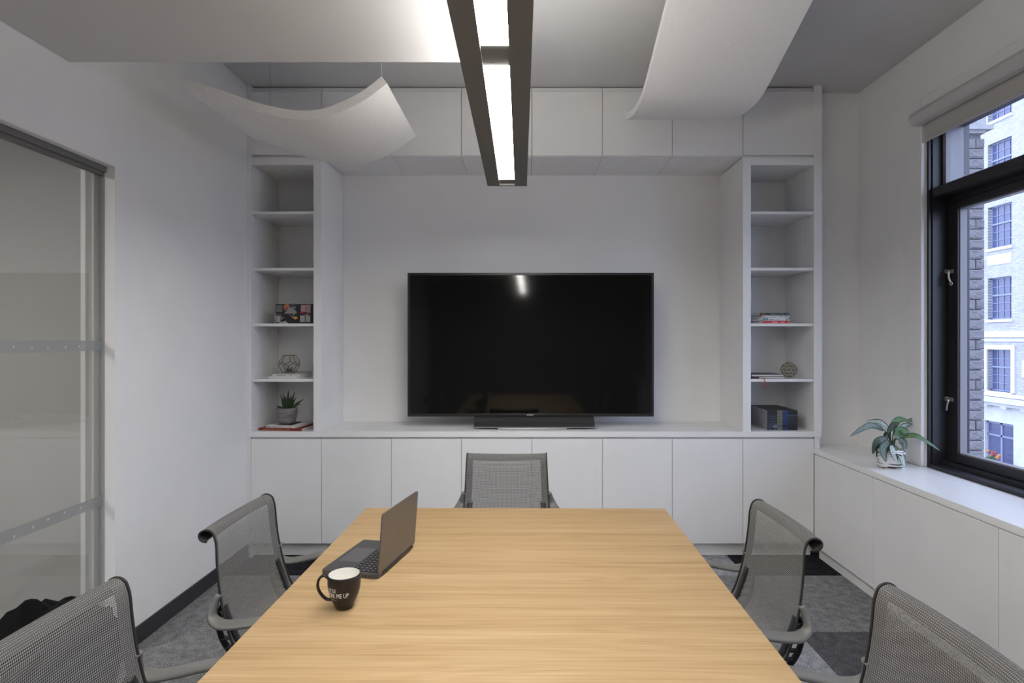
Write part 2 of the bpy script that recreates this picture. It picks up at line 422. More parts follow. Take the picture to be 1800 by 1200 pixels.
for (ya, yb) in ((yc[1] + .031, yc[0] - e), (yc[2] + e, yc[1] - .031)):
    s = MB(); w = .072
    s.box(xsash - .012, xg + .02, yb - w, yb, zs0, zs1, bev=.002); s.box(xsash - .012, xg + .02, ya, ya + w, zs0, zs1, bev=.002)
    s.box(xsash - .012, xg + .02, ya + w, yb - w, zs0, zg0 - .008, bev=.002); s.box(xsash - .012, xg + .02, ya + w, yb - w, zg1 + .008, zs1, bev=.002)
    so = s.build('sash', M['frame'], wi)
    gb = MB()
    a0, a1 = ya + w, yb - w; c0, c1 = zg0 - .008, zg1 + .008
    gb.box(xsash, xg, a1 - .006, a1, c0, c1); gb.box(xsash, xg, a0, a0 + .012, c0, c1)
    gb.box(xsash, xg, a0, a1, c0, c0 + .008); gb.box(xsash, xg, a0, a1, c1 - .008, c1)
    gb.build('glazing_bead', M['bead'], so)
    MB().box(xg, xg + .005, a0 + .001, a1 - .001, c0 + .006, c1 - .006).build('pane', M['glass'], so)
    t = MB(); z0, z1 = 2.466, WT - .05
    t.box(2.505, xg + .02, yb - .025, yb, z0, z1); t.box(2.505, xg + .02, ya, ya + .025, z0, z1); t.box(2.505, xg + .02, ya, yb, z0, z0 + .012)
    to = t.build('transom_light', M['bead'], wi)
    MB().box(2.53, 2.535, ya + .02, yb - .02, z0 + .01, z1).build('pane', M['glass'], to)
# casement handles
def handle(z, flip):
    h = MB(); hx = xsash - .018; hy = WZ - .045
    h.box(hx, hx + .008, hy - .028, hy + .022, z - .012, z + .012, bev=.003)
    h.box(hx - .014, hx, hy + .006, hy + .02, z - .010, z + .016, bev=.003)
    pts = [(hx - .012, hy, z + .004), (hx - .016, hy - .016, z - .004), (hx - .02, hy - .022 + (.0 if not flip else .012), z - .035), (hx - .016, hy - .032 + (.03 if flip else 0), z - .066)]
    h.tube(smooth_pts(pts, 4), [.0065] * 5 + [.006] * 8, 8)
    if not flip:
        c = Vector((hx - .016, hy - .036, z - .075))
        h.tube([c + Vector((0, .009 * math.cos(a), .009 * math.sin(a))) for a in [2 * PI * k / 14 for k in range(14)]], .0035, 6, closed=True)
    h.build('casement_handle', M['nickel'], wi)
handle(ZZ(478, xsash / .744), False); handle(ZZ(701, xsash / .744), True)

# roller shade
rs = empty('roller_shade', (0, 0, 0)); tag(rs, 'off-white roller shade rolled up at the window head', 'shade')
shm = nmat('shade fabric', (.50, .485, .47), .8); shv = nmat('shade valance', (.56, .555, .55), .7)
sx, sy0, sy1, szc, sr = XR - .052, WN - .06, WZ + .02, 2.885, .042
v = MB()
ring = [(math.cos(a), math.sin(a)) for a in [PI / 2 + PI * k / 12 for k in range(13)]]
poly = [(sx + .026, szc + sr)] + [(sx + c * sr, szc + s_ * sr) for c, s_ in ring] + [(sx + .026, szc - sr)]
n = len(poly)
v.add([(x, sy0, z) for x, z in poly] + [(x, sy1, z) for x, z in poly], [tuple(range(n)), tuple(range(n, 2 * n))] + [(i, (i + 1) % n, n + (i + 1) % n, n + i) for i in range(n)])
v.build('cassette', shv, rs)
MB().box(XR - .012, XR - .009, sy0 + .02, WZ - .006, 2.76, 2.90).build('shade_fabric', shm, rs)
MB().box(XR - .0165, XR - .0045, sy0 + .02, WZ - .006, 2.738, 2.762, bev=.003).build('hem_bar', shm, rs)

# ------------------------------------------------------------------ window bench with doors
xb = 2.037
tag(B('window_bench', M['sill'], (xb - .002, XR, YB + .02, ZP - .001, WB - .036, WB), bev=.002), 'long white laminate sill top running under the window', 'countertop')
seams = [ZC - .002, 3.339, 2.454, 1.569, .684, -.2, -1.085, -1.97]
names = ['directly under the potted plant', 'second from the tall cabinets', 'third from the tall cabinets', 'fourth from the tall cabinets', 'fifth from the tall cabinets', 'sixth from the tall cabinets', 'seventh from the tall cabinets']
for i in range(len(seams) - 1):
    y1, y0 = seams[i], seams[i + 1]
    c = empty('bench_cabinet', (xb, (y0 + y1) / 2, 0)); w = (y1 - y0) / 2
    tag(c, 'white low window bench cabinet, ' + names[i], 'cabinet', 'low cabinets under the window')
    B('body', M['white'], (.02, XR - xb - .001, -w + .001, w - .001, .088, WB - .037), c)
    B('door', M['white'], (0, .018, -w + .0015, w - .0015, .088, WB - .040), c, bev=.0012)
    B('toe_kick', M['white2'], (.035, .06, -w, w, 0, .087), c)

# ------------------------------------------------------------------ cabinet wall
xa = [cx(441)] + [cx(p) for p in (565, 688, 811, 935, 1059, 1182, 1306)] + [cx(1431)]
ordn = ['first', 'second', 'third', 'fourth', 'fifth', 'sixth', 'seventh', 'eighth']
zct, zcb = cz(758), cz(768)
for i in range(8):
    x0, x1 = xa[i], xa[i + 1]; c = (x0 + x1) / 2; w = (x1 - x0) / 2
    o = empty('base_cabinet', (c, ZC, 0)); tag(o, 'white flat-fronted base cabinet, %s from the left wall' % ordn[i], 'cabinet', 'base cabinets under the worktop')
    B('body', M['white'], (-w + .001, w - .001, .022, ZN - ZC - .002, .10, zcb - .001), o)
    B('door', M['white'], (-w + .0018, w - .0018, 0, .018, cz(955), cz(771.3)), o, bev=.001)
    B('toe_kick', M['white2'], (-w, w, .055, .07, 0, .099), o)
    o = empty('wall_cabinet', (c, ZC, 2.842)); tag(o, 'white flat-fronted overhead cabinet, %s from the left wall' % ordn[i], 'cabinet', 'overhead cabinets below the ceiling')
    tower = i in (0, 7)
    zb = (2.836 if tower else 2.842) - 2.842
    B('body', M['white'], (-w + .0015, w - .0015, .022, ZN - ZC - .002, zb, cz(152.5) - 2.842), o)
    B('door', M['white'], (-w + .0018, w - .0018, 0, .018, (cz(272) if tower else cz(273.3)) - 2.842, cz(161) - 2.842), o, bev=.001)
wt = MB().box(cx(432.5), cx(1443), ZC - .006, ZN - .001, zcb, zct, bev=.0015).build('worktop', M['white'])
tag(wt, 'long white worktop running under the television and both shelf towers', 'worktop')
for side in (0, 1):
    if side == 0: o0, o1, s0, s1, p0, p1 = cx(442), cx(551), cx(551), cx(565), cx(433.9), cx(442)
    else: o0, o1, s0, s1, p0, p1 = cx(1320), cx(1430.5), cx(1306), cx(1320), cx(1430.5), cx(1445)
    t = empty('shelf_tower', ((o0 + o1) / 2, ZC, zct))
    tag(t, ['white open shelf tower against the left wall', 'white open shelf tower beside the window wall'][side], 'bookcase', 'open shelf towers either side of the television')
    ox, oy, oz = t.location
    def TB(name, dims, bev=.001, mat='white'):
        a = list(dims); a[0] -= ox; a[1] -= ox; a[2] -= oy; a[3] -= oy; a[4] -= oz; a[5] -= oz
        return MB().box(*a, bev=bev).build(name, M[mat], t)
    zt = cz(276.5)
    TB('side_panel', (s0, s1, ZC, ZN - .002, zct, zt))
    full = (p0 + (.001 if side == 0 else 0), p1, ZC - .001, (4.48 if side == 0 else 4.153), zct, cz(149.5))
    TB('side_panel', full)
    if side == 1: TB('side_panel', (p0, p0 + .015, 4.153, 4.48, zct, zt))
    TB('back_panel', (o0, o1, 4.47, 4.49, zct, zt))
    TB('top_rail', (o0, o1, ZC + .001, 4.47, cz(290), zt))
    for py in (371.5, 470.6, 568.3, 666):
        z = H - (py - VY) / 247.8
        TB('shelf', (o0 + .0005, o1 - .0005, 4.035, 4.468, z - .0195, z), .0012, 'white2')
    d = MB(); xf = (o0 + .0006) if side == 0 else (o1 - .0006)
    for yy in (4.035 + .05, 4.37):
        for k in range(34):
            z = zct + .28 + k * .05
            if z > cz(330) : break
            d.add([(xf - ox, yy + .003 * math.cos(2 * PI * j / 8) - oy, z + .003 * math.sin(2 * PI * j / 8) - oz) for j in range(8)], [tuple(range(8))])
    d.build('peg_holes', M['greytxt'], t)['kind'] = 'stuff'
    pg = MB(); sgn = 1 if side == 0 else -1
    for py in (371.5, 470.6, 568.3, 666):
        z = H - (py - VY) / 247.8 - .0195
        for yy in (4.085, 4.37): pg.box(xf - ox, xf - ox + sgn * .012, yy - oy - .004, yy - oy + .004, z - oz - .009, z - oz - .0005)
    pg.build('shelf_pegs', M['white2'], t)['kind'] = 'stuff'
# below-worktop end fillers
struct(B('trim_5', M['white'], (cx(434), cx(441) - .001, ZC + .002, ZN - .002, 0, zcb - .001)), 'white filler strip left of the base cabinets', 'filler')
struct(MB().box(cx(1431) + .001, cx(1441), ZC, ZP - .001, WB + .001, zcb - .001).build('trim_6', M['white']), 'white filler strip right of the base cabinets', 'filler')

# ------------------------------------------------------------------ pendant light
slope = -.0088
FZ = 3.15; FH = H + 268 * FZ / F        # far end and underside height
pl = empty('linear_pendant', (-.1055, FZ, FH)); pl.rotation_euler = (0, 0, math.atan(-slope))
tag(pl, 'long dark grey linear pendant light with glowing diffusers above the table', 'light')
Lf = FZ + 2.35
hw = .1088; lw = .0415
b = MB()
b.box(-hw, -lw, -Lf, 0, 0, .07); b.box(lw, hw, -Lf, 0, 0, .07); b.box(-lw, lw, -Lf, 0, .026, .062); b.box(-lw, lw, -.018, 0, 0, .026)
b.build('housing', M['fixture'], pl)
segs = [(1.786, 3.05), (.392, 1.657), (-1.0 + .128, .263), (-2.27, -1.0)]
for k, (a, c) in enumerate(segs):
    MB().box(-lw + .0005, lw - .0005, a - FZ, c - FZ, .009, .016).build('diffuser', M['lens'], pl)
    MB().box(-hw + .02, hw - .02, a - FZ, c - FZ, .0705, .072).build('uplight_lens', M['up'], pl)
for (a, c) in ((1.657, 1.786), (.263, .392), (-1.0, -.872), (3.05, 3.132)):
    MB().box(-lw + .0005, lw - .0005, a - FZ + .002, c - FZ - .002, .011, .018).build('blank_plate', M['fixture'], pl)
for y, zt_ in ((2.75, ZCE), (-.6, 2.744), (-2.1, 2.744)):
    MB().tube([(0, y - FZ, .07), (0, y - FZ, zt_ - FH)], .0015, 6).build('suspension_wire', M['silver'], pl)

# ------------------------------------------------------------------ acoustic panels
def sweep_panel(name, pts, a, b, axis, thick, label):
    """pts: (u, z) of the top surface; swept from a to b along the other axis"""
    pts = smooth_pts([(u, z, 0) for u, z in pts], 6); n = len(pts)
    low = []
    for i, p in enumerate(pts):
        q0 = pts[max(i - 1, 0)]; q1 = pts[min(i + 1, n - 1)]; t = (q1 - q0).normalized()
        nn = Vector((t.y, -t.x, 0))
        if nn.y > 0: nn = -nn
        low.append(p + nn * thick)
    loop = [(p.x, p.y) for p in pts] + [(p.x, p.y) for p in reversed(low)]
    m = MB(); k = len(loop)
    def mk(w, u, z): return (u, w, z) if axis == 'y' else (w, u, z)
    vs = [mk(a, u, z) for u, z in loop] + [mk(b, u, z) for u, z in loop]
    fs = []
    for i in range(n - 1):
        j0, j1 = k - 1 - i, k - 2 - i
        fs += [(i, i + 1, j1, j0), (k + i, k + i + 1, k + j1, k + j0)]
    fs += [(i, (i + 1) % k, k + (i + 1) % k, k + i) for i in range(k)]
    m.add(vs, fs, 0, False)
    o = m.build(name, M['panelw'])
    for p in o.data.polygons: p.use_smooth = False
    tag(o, label, 'panel', 'curved acoustic panels hung from the ceiling')
    return o
SL = 363.0
lp = [(326, 139), (382, 156), (438, 176), (484, 188), (520, 194), (551, 193.5), (587, 184.5), (625, 167), (650.5, 150), (670.5, 134)]
lp = [((px - VX) / SL, H - (py - VY) / SL) for px, py in lp]
pL = sweep_panel('acoustic_panel', lp, F / SL, F / 288, 'y', .043, 'white curved acoustic panel hanging near the left wall')
rp = [(2.30, 3.318), (2.52, 3.27), (2.755, 3.189), (3.01, 3.095), (3.27, 3.005), (3.436, 2.990), (3.62, 3.012), (3.80, 3.06), (3.86, 3.085)]
pR = sweep_panel('acoustic_panel', rp, .677, 1.365, 'x', .043, 'white curved acoustic panel hanging over the right side of the table')
def ptop(p, u):
    for (a, za), (b_, zb) in zip(p, p[1:]):
        if a <= u <= b_: return za + (zb - za) * (u - a) / (b_ - a)
def wire(x, y, z, n):
    tag(MB().tube([(x, y, z), (x, y, ZCE)], .0014, 6).build('hanging_wire', M['silver']), n, 'wire', 'panel suspension wires')
wire(lp[1][0] + .1, 3.1, ptop(lp, lp[1][0] + .1) + .001, 'thin wire holding the left acoustic panel by the wall')
wire(lp[-1][0] - .012, 2.80, lp[-1][1] - .004, 'thin wire holding the left acoustic panel beside the pendant light')
wire(1.02, 3.1, ptop(rp, 3.1) + .001, 'thin wire holding the right acoustic panel')

# ------------------------------------------------------------------ television and soundbar
tv = empty('television', (X(933, 4.2), 4.20, zct)); tag(tv, 'large black flat screen television standing on the worktop', 'television')
tx0, tx1 = X(716.3, 4.2) - tv.location.x, X(1149.5, 4.2) - tv.location.x
tz0, tz1 = ZZ(732, 4.2) - zct, ZZ(479.3, 4.2) - zct
bz = .0165
f = MB()
f.box(tx0, tx1, 0, .045, tz1 - bz * 1.1, tz1, bev=.002); f.box(tx0, tx0 + bz, 0, .045, tz0, tz1 - bz * 1.1, bev=.002)
f.box(tx1 - bz, tx1, 0, .045, tz0, tz1 - bz * 1.1, bev=.002); f.box(tx0 + bz, tx1 - bz, 0, .045, tz0, tz0 + .022, bev=.002)
f.box(tx0 + .01, tx1 - .01, .012, .05, tz0 + .01, tz1 - .01)
f.build('bezel', M['tvbez'], tv)
MB().box(tx0 + bz, tx1 - bz, .004, .0115, tz0 + .022, tz1 - bz * 1.1).build('screen', M['tvscr'], tv)
MB().box(tx0 + .25, tx1 - .25, .05, .11, tz0 + .08, tz1 - .3, bev=.01).build('rear_housing', M['tvbez'], tv)
vs, fs, w = text_geo('SONY', .0155)
lx = X(932, 4.2) - tv.location.x - w * .62
MB().add([(lx + x * 1.25, -.0006, tz0 + .006 + y * .9) for x, y in vs], fs).build('logo', M['txt'], tv)
MB().box(-.19, .0, .0, .05, tz0 - .012, tz0 + .004).box(.08, .2, 0, .05, tz0 - .012, tz0 + .004).build('stand_neck', M['tvbez'], tv)
MB().box(-.24, .26, -.11, .2, .0, .012, bev=.003).box(-.03, .05, .03, .07, .01, tz0 + .05).build('stand_base', M['silver'], tv)
sb = empty('soundbar', (X(939, 4.1), 4.10, zct + .013)); tag(sb, 'black fabric soundbar in front of the television', 'speaker')
bx0, bx1 = X(833, 4.1) - sb.location.x, X(1045, 4.1) - sb.location.x
m = MB(); hz = ZZ(734.5, 4.1) - sb.location.z
prof = [(0, .008), (0, hz * .62), (.022, hz), (.08, hz), (.085, hz * .9), (.085, .008)]
n = len(prof)
m.add([(bx0, y, z) for y, z in prof] + [(bx1, y, z) for y, z in prof], [tuple(range(n)), tuple(range(n, 2 * n))] + [(i, (i + 1) % n, n + (i + 1) % n, n + i) for i in range(n)])
m.build('grille', M['sbar'], sb)
MB().box(bx0 - .004, bx0, .002, .083, .006, hz * .68, bev=.001).box(bx1, bx1 + .004, .002, .083, .006, hz * .68, bev=.001).box(bx0, bx1, .001, .084, 0, .008).build('end_caps', M['silver'], sb)

# ------------------------------------------------------------------ table
TZ = .74
tb = empty('conference_table', (-.0615, 1.5, 0), -.0075); tag(tb, 'long conference table with a light oak top', 'table')
ty1 = 2.722 - 1.5; ty0 = .22 - 1.5
MB().box(-.7135, .7135, ty0, ty1, TZ - .032, TZ, bev=.002).build('tabletop', M['wood'], tb)
for sx in (-1, 1):
    for yy in (ty0 + .25, ty1 - .35):
        MB().box(sx * .36 - .03, sx * .36 + .03, yy - .03, yy + .03, .0, TZ - .072, bev=.004).build('leg', M['cbase'], tb)
MB().box(-.4, .4, ty0 + .2, ty1 - .3, TZ - .072, TZ - .033).build('under_frame', M['cbase'], tb)

# ------------------------------------------------------------------ chairs
PROF = [(-.196, .873), (-.212, .876), (-.222, .888), (-.220, .902), (-.206, .911), (-.190, .911), (-.176, .902), (-.169, .885), (-.164, .86), (-.160, .80), (-.152, .73),
        (-.139, .66), (-.120, .59), (-.100, .54), (-.068, .495), (-.02, .468), (.06, .456), (.14, .460), (.20, .458), (.245, .442), (.262, .42)]
def halfw(z, y):
    if y > -.03: return .236
    t = max(0, min(1, (z - .5) / .4)); return .240 - .017 * t
def sheet(prof, nu, uv0=0, u0=-1, u1=1, off=0.0):
    vs = []; uvs = []; s = uv0
    pts = smooth_pts([(y, z, 0) for y, z in prof], 3)
    for i, p in enumerate(pts):
        if i: s += (pts[i] - pts[i - 1]).length
        q0 = pts[max(i - 1, 0)]; q1 = pts[min(i + 1, len(pts) - 1)]; t = (q1 - q0).normalized(); nn = Vector((-t.y, t.x, 0)) * -1
        hw = halfw(p.y, p.x)
        for j in range(nu + 1):
            u = u0 + (u1 - u0) * j / nu
            c = 1 - abs(u) ** 2.2
            by = -.030 * c if p.x < -.03 else 0
            bz = -.010 * c if p.y > .86 else (-.018 * c if p.x > 0 else 0)
            vs.append((u * hw, p.x + by * min(1, max(0, (-.0 - p.x) / .1)) + nn.x * off, p.y + bz + nn.y * off)); uvs.append((u * .235, s))
    n = nu + 1; fs = []
    for i in range(len(pts) - 1):
        for j in range(nu): fs.append((i * n + j, i * n + j + 1, (i + 1) * n + j + 1, (i + 1) * n + j))
    return vs, fs, uvs
def uvobj(name, geos, mat, parent):
    m = MB(); uvall = []
    for vs, fs, uvs in geos: m.add(vs, fs, 0, True); uvall += uvs
    o = m.build(name, mat, parent, fix=False)
    ul = o.data.uv_layers.new(name='UVMap')
    for l in o.data.loops: ul.data[l.index].uv = uvall[l.vertex_index]
    return o
def ribbon(pts, widths, th, waxis=(1, 0, 0)):
    """rounded flat bar: section is an ellipse, wide along waxis"""
    pts = [Vector(p) for p in pts]; W = Vector(waxis); n = 12; vs = []; fs = []; k = len(pts)
    for i, p in enumerate(pts):
        t = (pts[min(i + 1, k - 1)] - pts[max(i - 1, 0)]).normalized()
        w = (W - t * W.dot(t)).normalized(); nn = t.cross(w)
        for j in range(n):
            a = 2 * PI * j / n
            ca, sa = math.cos(a), math.sin(a)
            ca = math.copysign(abs(ca) ** .6, ca); sa = math.copysign(abs(sa) ** .8, sa)
            vs.append(p + w * ca * widths[i] / 2 + nn * sa * th / 2)
    for i in range(k - 1):
        for j in range(n): fs.append((i * n + j, i * n + (j + 1) % n, (i + 1) * n + (j + 1) % n, (i + 1) * n + j))
    fs.append(tuple(range(n))[::-1]); fs.append(tuple((k - 1) * n + j for j in range(n)))
    return vs, fs
def make_chair():
    r = empty('office_chair')
    kb = 15
    uvobj('backrest', [sheet(PROF[:kb], 16)], M['mesh'], r)
    uvobj('seat', [sheet(PROF[kb - 1:], 16, .5)], M['mesh'], r)
    bd = [sheet(PROF[3:kb], 2, 0, -1, -.83, .003), sheet(PROF[3:kb], 2, 0, .83, 1, .003), sheet(PROF[0:8], 16, 0, -1, 1, .0035)]
    uvobj('backrest_border', bd[:], M['border'], r)
    for s in (-1, 1):
        pts = smooth_pts([(s * (halfw(z, y) - .003), y, z) for y, z in PROF], 3)
        MB().tube(pts, .0036, 8).build('side_rail', M['piping'], r)
        a = smooth_pts([(s * .233, -.150, .705), (s * .240, -.160, .675), (s * .252, -.160, .640), (s * .266, -.125, .622), (s * .278, -.06, .628), (s * .286, .02, .642), (s * .288, .10, .648), (s * .284, .15, .644), (s * .283, .165, .640)], 4)
        n = len(a); wd = [.024 + .032 * min(1, i / (n * .38)) for i in range(n)]
        for q in range(1, 5): wd[-q] *= [.35, .65, .85, .96][q - 1]
        m = MB(); m.add(*ribbon(a, wd, .019), 0, True); m.build('arm', M['arm'], r)
    # kinematic spine: outer rails behind the back, joined to the sling by ribs
    for s in (-1, 1):
        outer = smooth_pts([(s * .200, -.158, .655), (s * .202, -.168, .63), (s * .202, -.168, .59), (s * .200, -.150, .53), (s * .196, -.105, .475), (s * .188, -.03, .435), (s * .17, .05, .42)], 4)
        inner = smooth_pts([(s * .200, -.146, .655), (s * .202, -.138, .63), (s * .202, -.122, .59), (s * .200, -.098, .53), (s * .196, -.060, .487), (s * .188, .0, .455), (s * .17, .06, .435)], 4)
        m = MB(); m.add(*ribbon(outer, [.03] * len(outer), .008), 0, True); m.add(*ribbon(inner, [.03] * len(inner), .008), 0, True)
        for i in range(3, len(outer) - 2, 2): m.add(*ribbon([outer[i], inner[i]], [.028, .028], .004), 0, False)
        m.build('spine_rail', M['spine'], r)
    MB().box(-.2, .2, -.02, .07, .405, .435, bev=.006).build('seat_support', M['spine'], r)
    MB().lathe([(0, .30), (.03, .30), (.032, .40), (.06, .41), (.06, .43), (0, .43)], 16).build('tilt_hub', M['cbase'], r)
    MB().lathe([(0, .09), (.026, .09), (.026, .24), (.016, .245), (.016, .31), (0, .31)], 16).build('gas_lift', M['spine'], r)
    for k in range(5):
        a = 2 * PI * k / 5 + .3; d = Vector((math.cos(a), math.sin(a), 0)); w = (-d.y, d.x, 0)
        pts = smooth_pts([d * .02 + Vector((0, 0, .115)), d * .12 + Vector((0, 0, .12)), d * .25 + Vector((0, 0, .092)), d * .31 + Vector((0, 0, .078))], 3)
        m = MB(); m.add(*ribbon(pts, [.05, .05, .048, .046, .044, .042, .04, .036, .034, .03], .024, w), 0, True); m.build('base_leg', M['cbase'], r)
        M4 = Matrix.Translation(d * .305 + Vector((0, 0, .029))) @ Matrix.Rotation(a + .7, 4, 'Z') @ Matrix.Rotation(PI / 2, 4, 'X')
        m = MB()
        for z in (-.02, .008): m.lathe([(0, z), (.026, z), (.029, z + .003), (.029, z + .009), (.026, z + .012), (0, z + .012)], 14, 0, M4)
        m.tube([d * .305 + Vector((0, 0, .029)), d * .305 + Vector((0, 0, .075))], .007, 8)
        m.build('caster', M['spine'], r)
    return r
chair = make_chair()
KIDS[chair] = [x for x in bpy.data.objects if x.parent == chair]
spots = [(-.108, 2.973, PI, 'grey mesh office chair at the far end of the table, facing the camera'),
         (-.867, 2.114, -PI / 2, 'grey mesh office chair at the left side of the table, beside the laptop'),
         (-.895, 1.30, -PI / 2, 'grey mesh office chair nearest the camera at the left, in front of the glass door'),
         (.722, 2.036, PI / 2, 'grey mesh office chair at the right side of the table, farther from the camera'),
         (.7425, 1.263, PI / 2, 'grey mesh office chair nearest the camera at the right side of the table')]
for i, (x, y, a, lab) in enumerate(spots):
    c = chair if i == 0 else copy_tree(chair)
    c.location = (x, y, 0); c.rotation_euler = (0, 0, a); tag(c, lab, 'chair', 'office chairs around the conference table')

# ------------------------------------------------------------------ laptop
lap = empty('laptop', ((-.498 - .4365) / 2, (1.915 + 2.21) / 2, TZ), -.2055); tag(lap, 'open dark grey laptop seen from behind on the oak table', 'laptop')
M['alu'] = nmat('space grey aluminium', (.19, .18, .175), .38, metal=.75)
M['alud'] = nmat('space grey deck', (.10, .10, .105), .42, metal=.6)
M['key'] = nmat('black keys', (.012, .012, .013), .5)
def rrect(w, h, r, n=5):
    out = []
    for (cx_, cy_, a0) in ((w / 2 - r, h / 2 - r, 0), (-w / 2 + r, h / 2 - r, PI / 2), (-w / 2 + r, -h / 2 + r, PI), (w / 2 - r, -h / 2 + r, 3 * PI / 2)):
        for k in range(n + 1): a = a0 + PI / 2 * k / n; out.append((cx_ + r * math.cos(a), cy_ + r * math.sin(a)))
    return out
dw, dl = .212, .304
MB().prism([(x - dw / 2, y) for x, y in rrect(dw, dl, .011)], .0015, .0150).build('base', M['alud'], lap)
MB().box(-.198, -.014, -.13, .13, 0, .0015).build('foot_strip', M['key'], lap)
MB().box(-.197, -.115, -.067, .067, .0149, .0153).build('trackpad', nmat('trackpad', (.14, .14, .145), .35, metal=.5), lap)
MB().box(-.108, -.006, -.137, .137, .0149, .0152).build('keyboard_well', M['key'], lap)
k = MB()
for row in range(6):
    for c in range(14):
        x = -.105 + row * .0165; y = -.135 + c * .0193
        k.box(x, x + .0145 if row < 5 else x + .008, y, y + .0172, .0152, .0162)
k.build('keys', nmat('key caps', (.02, .02, .022), .35), lap)['kind'] = 'stuff'
kl = MB()
for row in range(5):
    for c in range(14):
        x = -.105 + row * .0165; y = -.135 + c * .0193
        kl.box(x + .006, x + .0085, y + .0075, y + .0095, .0162, .01625)
kl.build('key_legends', M['txt'], lap)['kind'] = 'stuff'
pt = MB()
for x in (-.030, -.045): pt.box(x - .0045, x + .0045, -.1523, -.1515, .0065, .0095)
pt.box(-.060, -.057, -.1523, -.1515, .007, .009)
pt.build('ports', M['key'], lap)
tilt = math.radians(4.2)
ML = Matrix.Translation((0.0, 0, .0148)) @ Matrix.Rotation(tilt, 4, 'Y')
# lid: outline in (z, y) -> built in local x thickness
out = rrect(.206, dl, .011)
lid = MB(); n = len(out)
vv = [(-.0025, y, .103 + z) for z, y in out] + [(.0025, y, .103 + z) for z, y in out]
lid.add(vv, [tuple(range(n)), tuple(range(n, 2 * n))] + [(i, (i + 1) % n, n + (i + 1) % n, n + i) for i in range(n)], 0, False, ML)
lo = lid.build('lid', M['alu'], lap)
MB().box(-.0032, -.0026, -.146, .146, .008, .200, M4=ML).build('screen', M['tvscr'], lap)
MB().tube([(0, -.12, .014), (0, .12, .014)], .0058, 10).build('hinge', M['key'], lap)
# emblem: fruit silhouette with a bite and a leaf
def emblem():
    pts = []
    for kk in range(48):
        a = 2 * PI * kk / 48
        r = 1 + .10 * math.cos(2 * a + PI) * .5 - .16 * math.exp(-((a - PI / 2) / .35) ** 2) - .10 * math.exp(-((a - 3 * PI / 2) / .3) ** 2)
        x, y = r * math.cos(a) * .9, r * math.sin(a)
        d = math.hypot(x - 1.12, y - .12)
        if d < .42:
            s = .42 / max(d, 1e-6); x, y = 1.12 + (x - 1.12) * s, .12 + (y - .12) * s
        pts.append((x, y))
    leaf = [(.02, 1.08), (.05, 1.3), (.2, 1.5), (.42, 1.6), (.40, 1.36), (.26, 1.16)]
    return pts, leaf
fp, lf = emblem(); em = MB(); sc = .0125
for poly in (fp, lf):
    n = len(poly)
    em.add([(.0029, -x * sc * -1, .103 + y * sc) for x, y in poly], [tuple(range(n))], 0, False, ML)
em.build('emblem', nmat('copper emblem', (.22, .125, .06), .35, metal=.6), lap)

# ------------------------------------------------------------------ mug
mx_, my_ = -.549, 1.716
mug = empty('coffee_mug', (mx_, my_, TZ)); tag(mug, 'black coffee mug with white lettering and white inside', 'mug')
M['mug'] = nmat('matte black glaze', (.009, .008, .0075), .36)
M['mugin'] = nmat('white glaze', (.78, .77, .73), .25)
mp_out = [(0, 0), (.0225, 0), (.025, .002), (.028, .010), (.0365, .028), (.0435, .046), (.0470, .062), (.0482, .078), (.0482, .094), (.0478, .1015), (.0465, .103), (.0452, .1023)]
mp_in = [(.0452, .1023), (.0448, .094), (.044, .07), (.036, .04), (.028, .018), (.018, .008), (0, .007)]
MB().lathe(mp_out, 48).build('body', M['mug'], mug)
MB().lathe(mp_in, 48).build('inner_wall', M['mugin'], mug, fix=False)
hp = smooth_pts([(-.0465, 0, .090), (-.058, 0, .0985), (-.071, 0, .092), (-.077, 0, .075), (-.074, 0, .056), (-.063, 0, .038), (-.050, 0, .027), (-.035, 0, .026)], 5)
m = MB(); m.add(*ribbon(hp, [.012] * len(hp), .0075, (0, 1, 0)), 0, True)
ho = m.build('handle', M['mug'], mug); ho.rotation_euler = (0, 0, .12)
def rmug(z):
    for (r0, z0), (r1, z1) in zip(mp_out, mp_out[1:]):
        if z0 <= z <= z1 and z1 > z0: return r0 + (r1 - r0) * (z - z0) / (z1 - z0)
    return .04
def mugtext(s, cap, zb, right_deg, width, mat, name):
    vs, fs, w = text_geo(s, 1.0); hmax = .72; az0 = math.radians(-72.3 + right_deg)
    out = []
    for x, y in vs:
        z = zb + y / hmax * cap; az = az0 - (w - x) / w * width / .045; r = rmug(z) + .0005
        out.append((r * math.cos(az), r * math.sin(az), z))
    MB().add(out, fs).build(name, mat, mug, fix=False)
mugtext('PERK ME UP', .0145, .0465, 16, .068, M['txt'], 'lettering')
mugtext('A LITTLE', .0105, .0635, -30, .036, M['txt'], 'lettering')
MB().add([(( rmug(.038) + .0005) * math.cos(math.radians(-72.3 + d)), (rmug(.038) + .0005) * math.sin(math.radians(-72.3 + d)), .038 + dz) for dz in (0, .0012) for d in range(-80, -29, 10)],
         [(i, i + 1, i + 7, i + 6) for i in range(5)]).build('small_print', M['greytxt'], mug, fix=False)

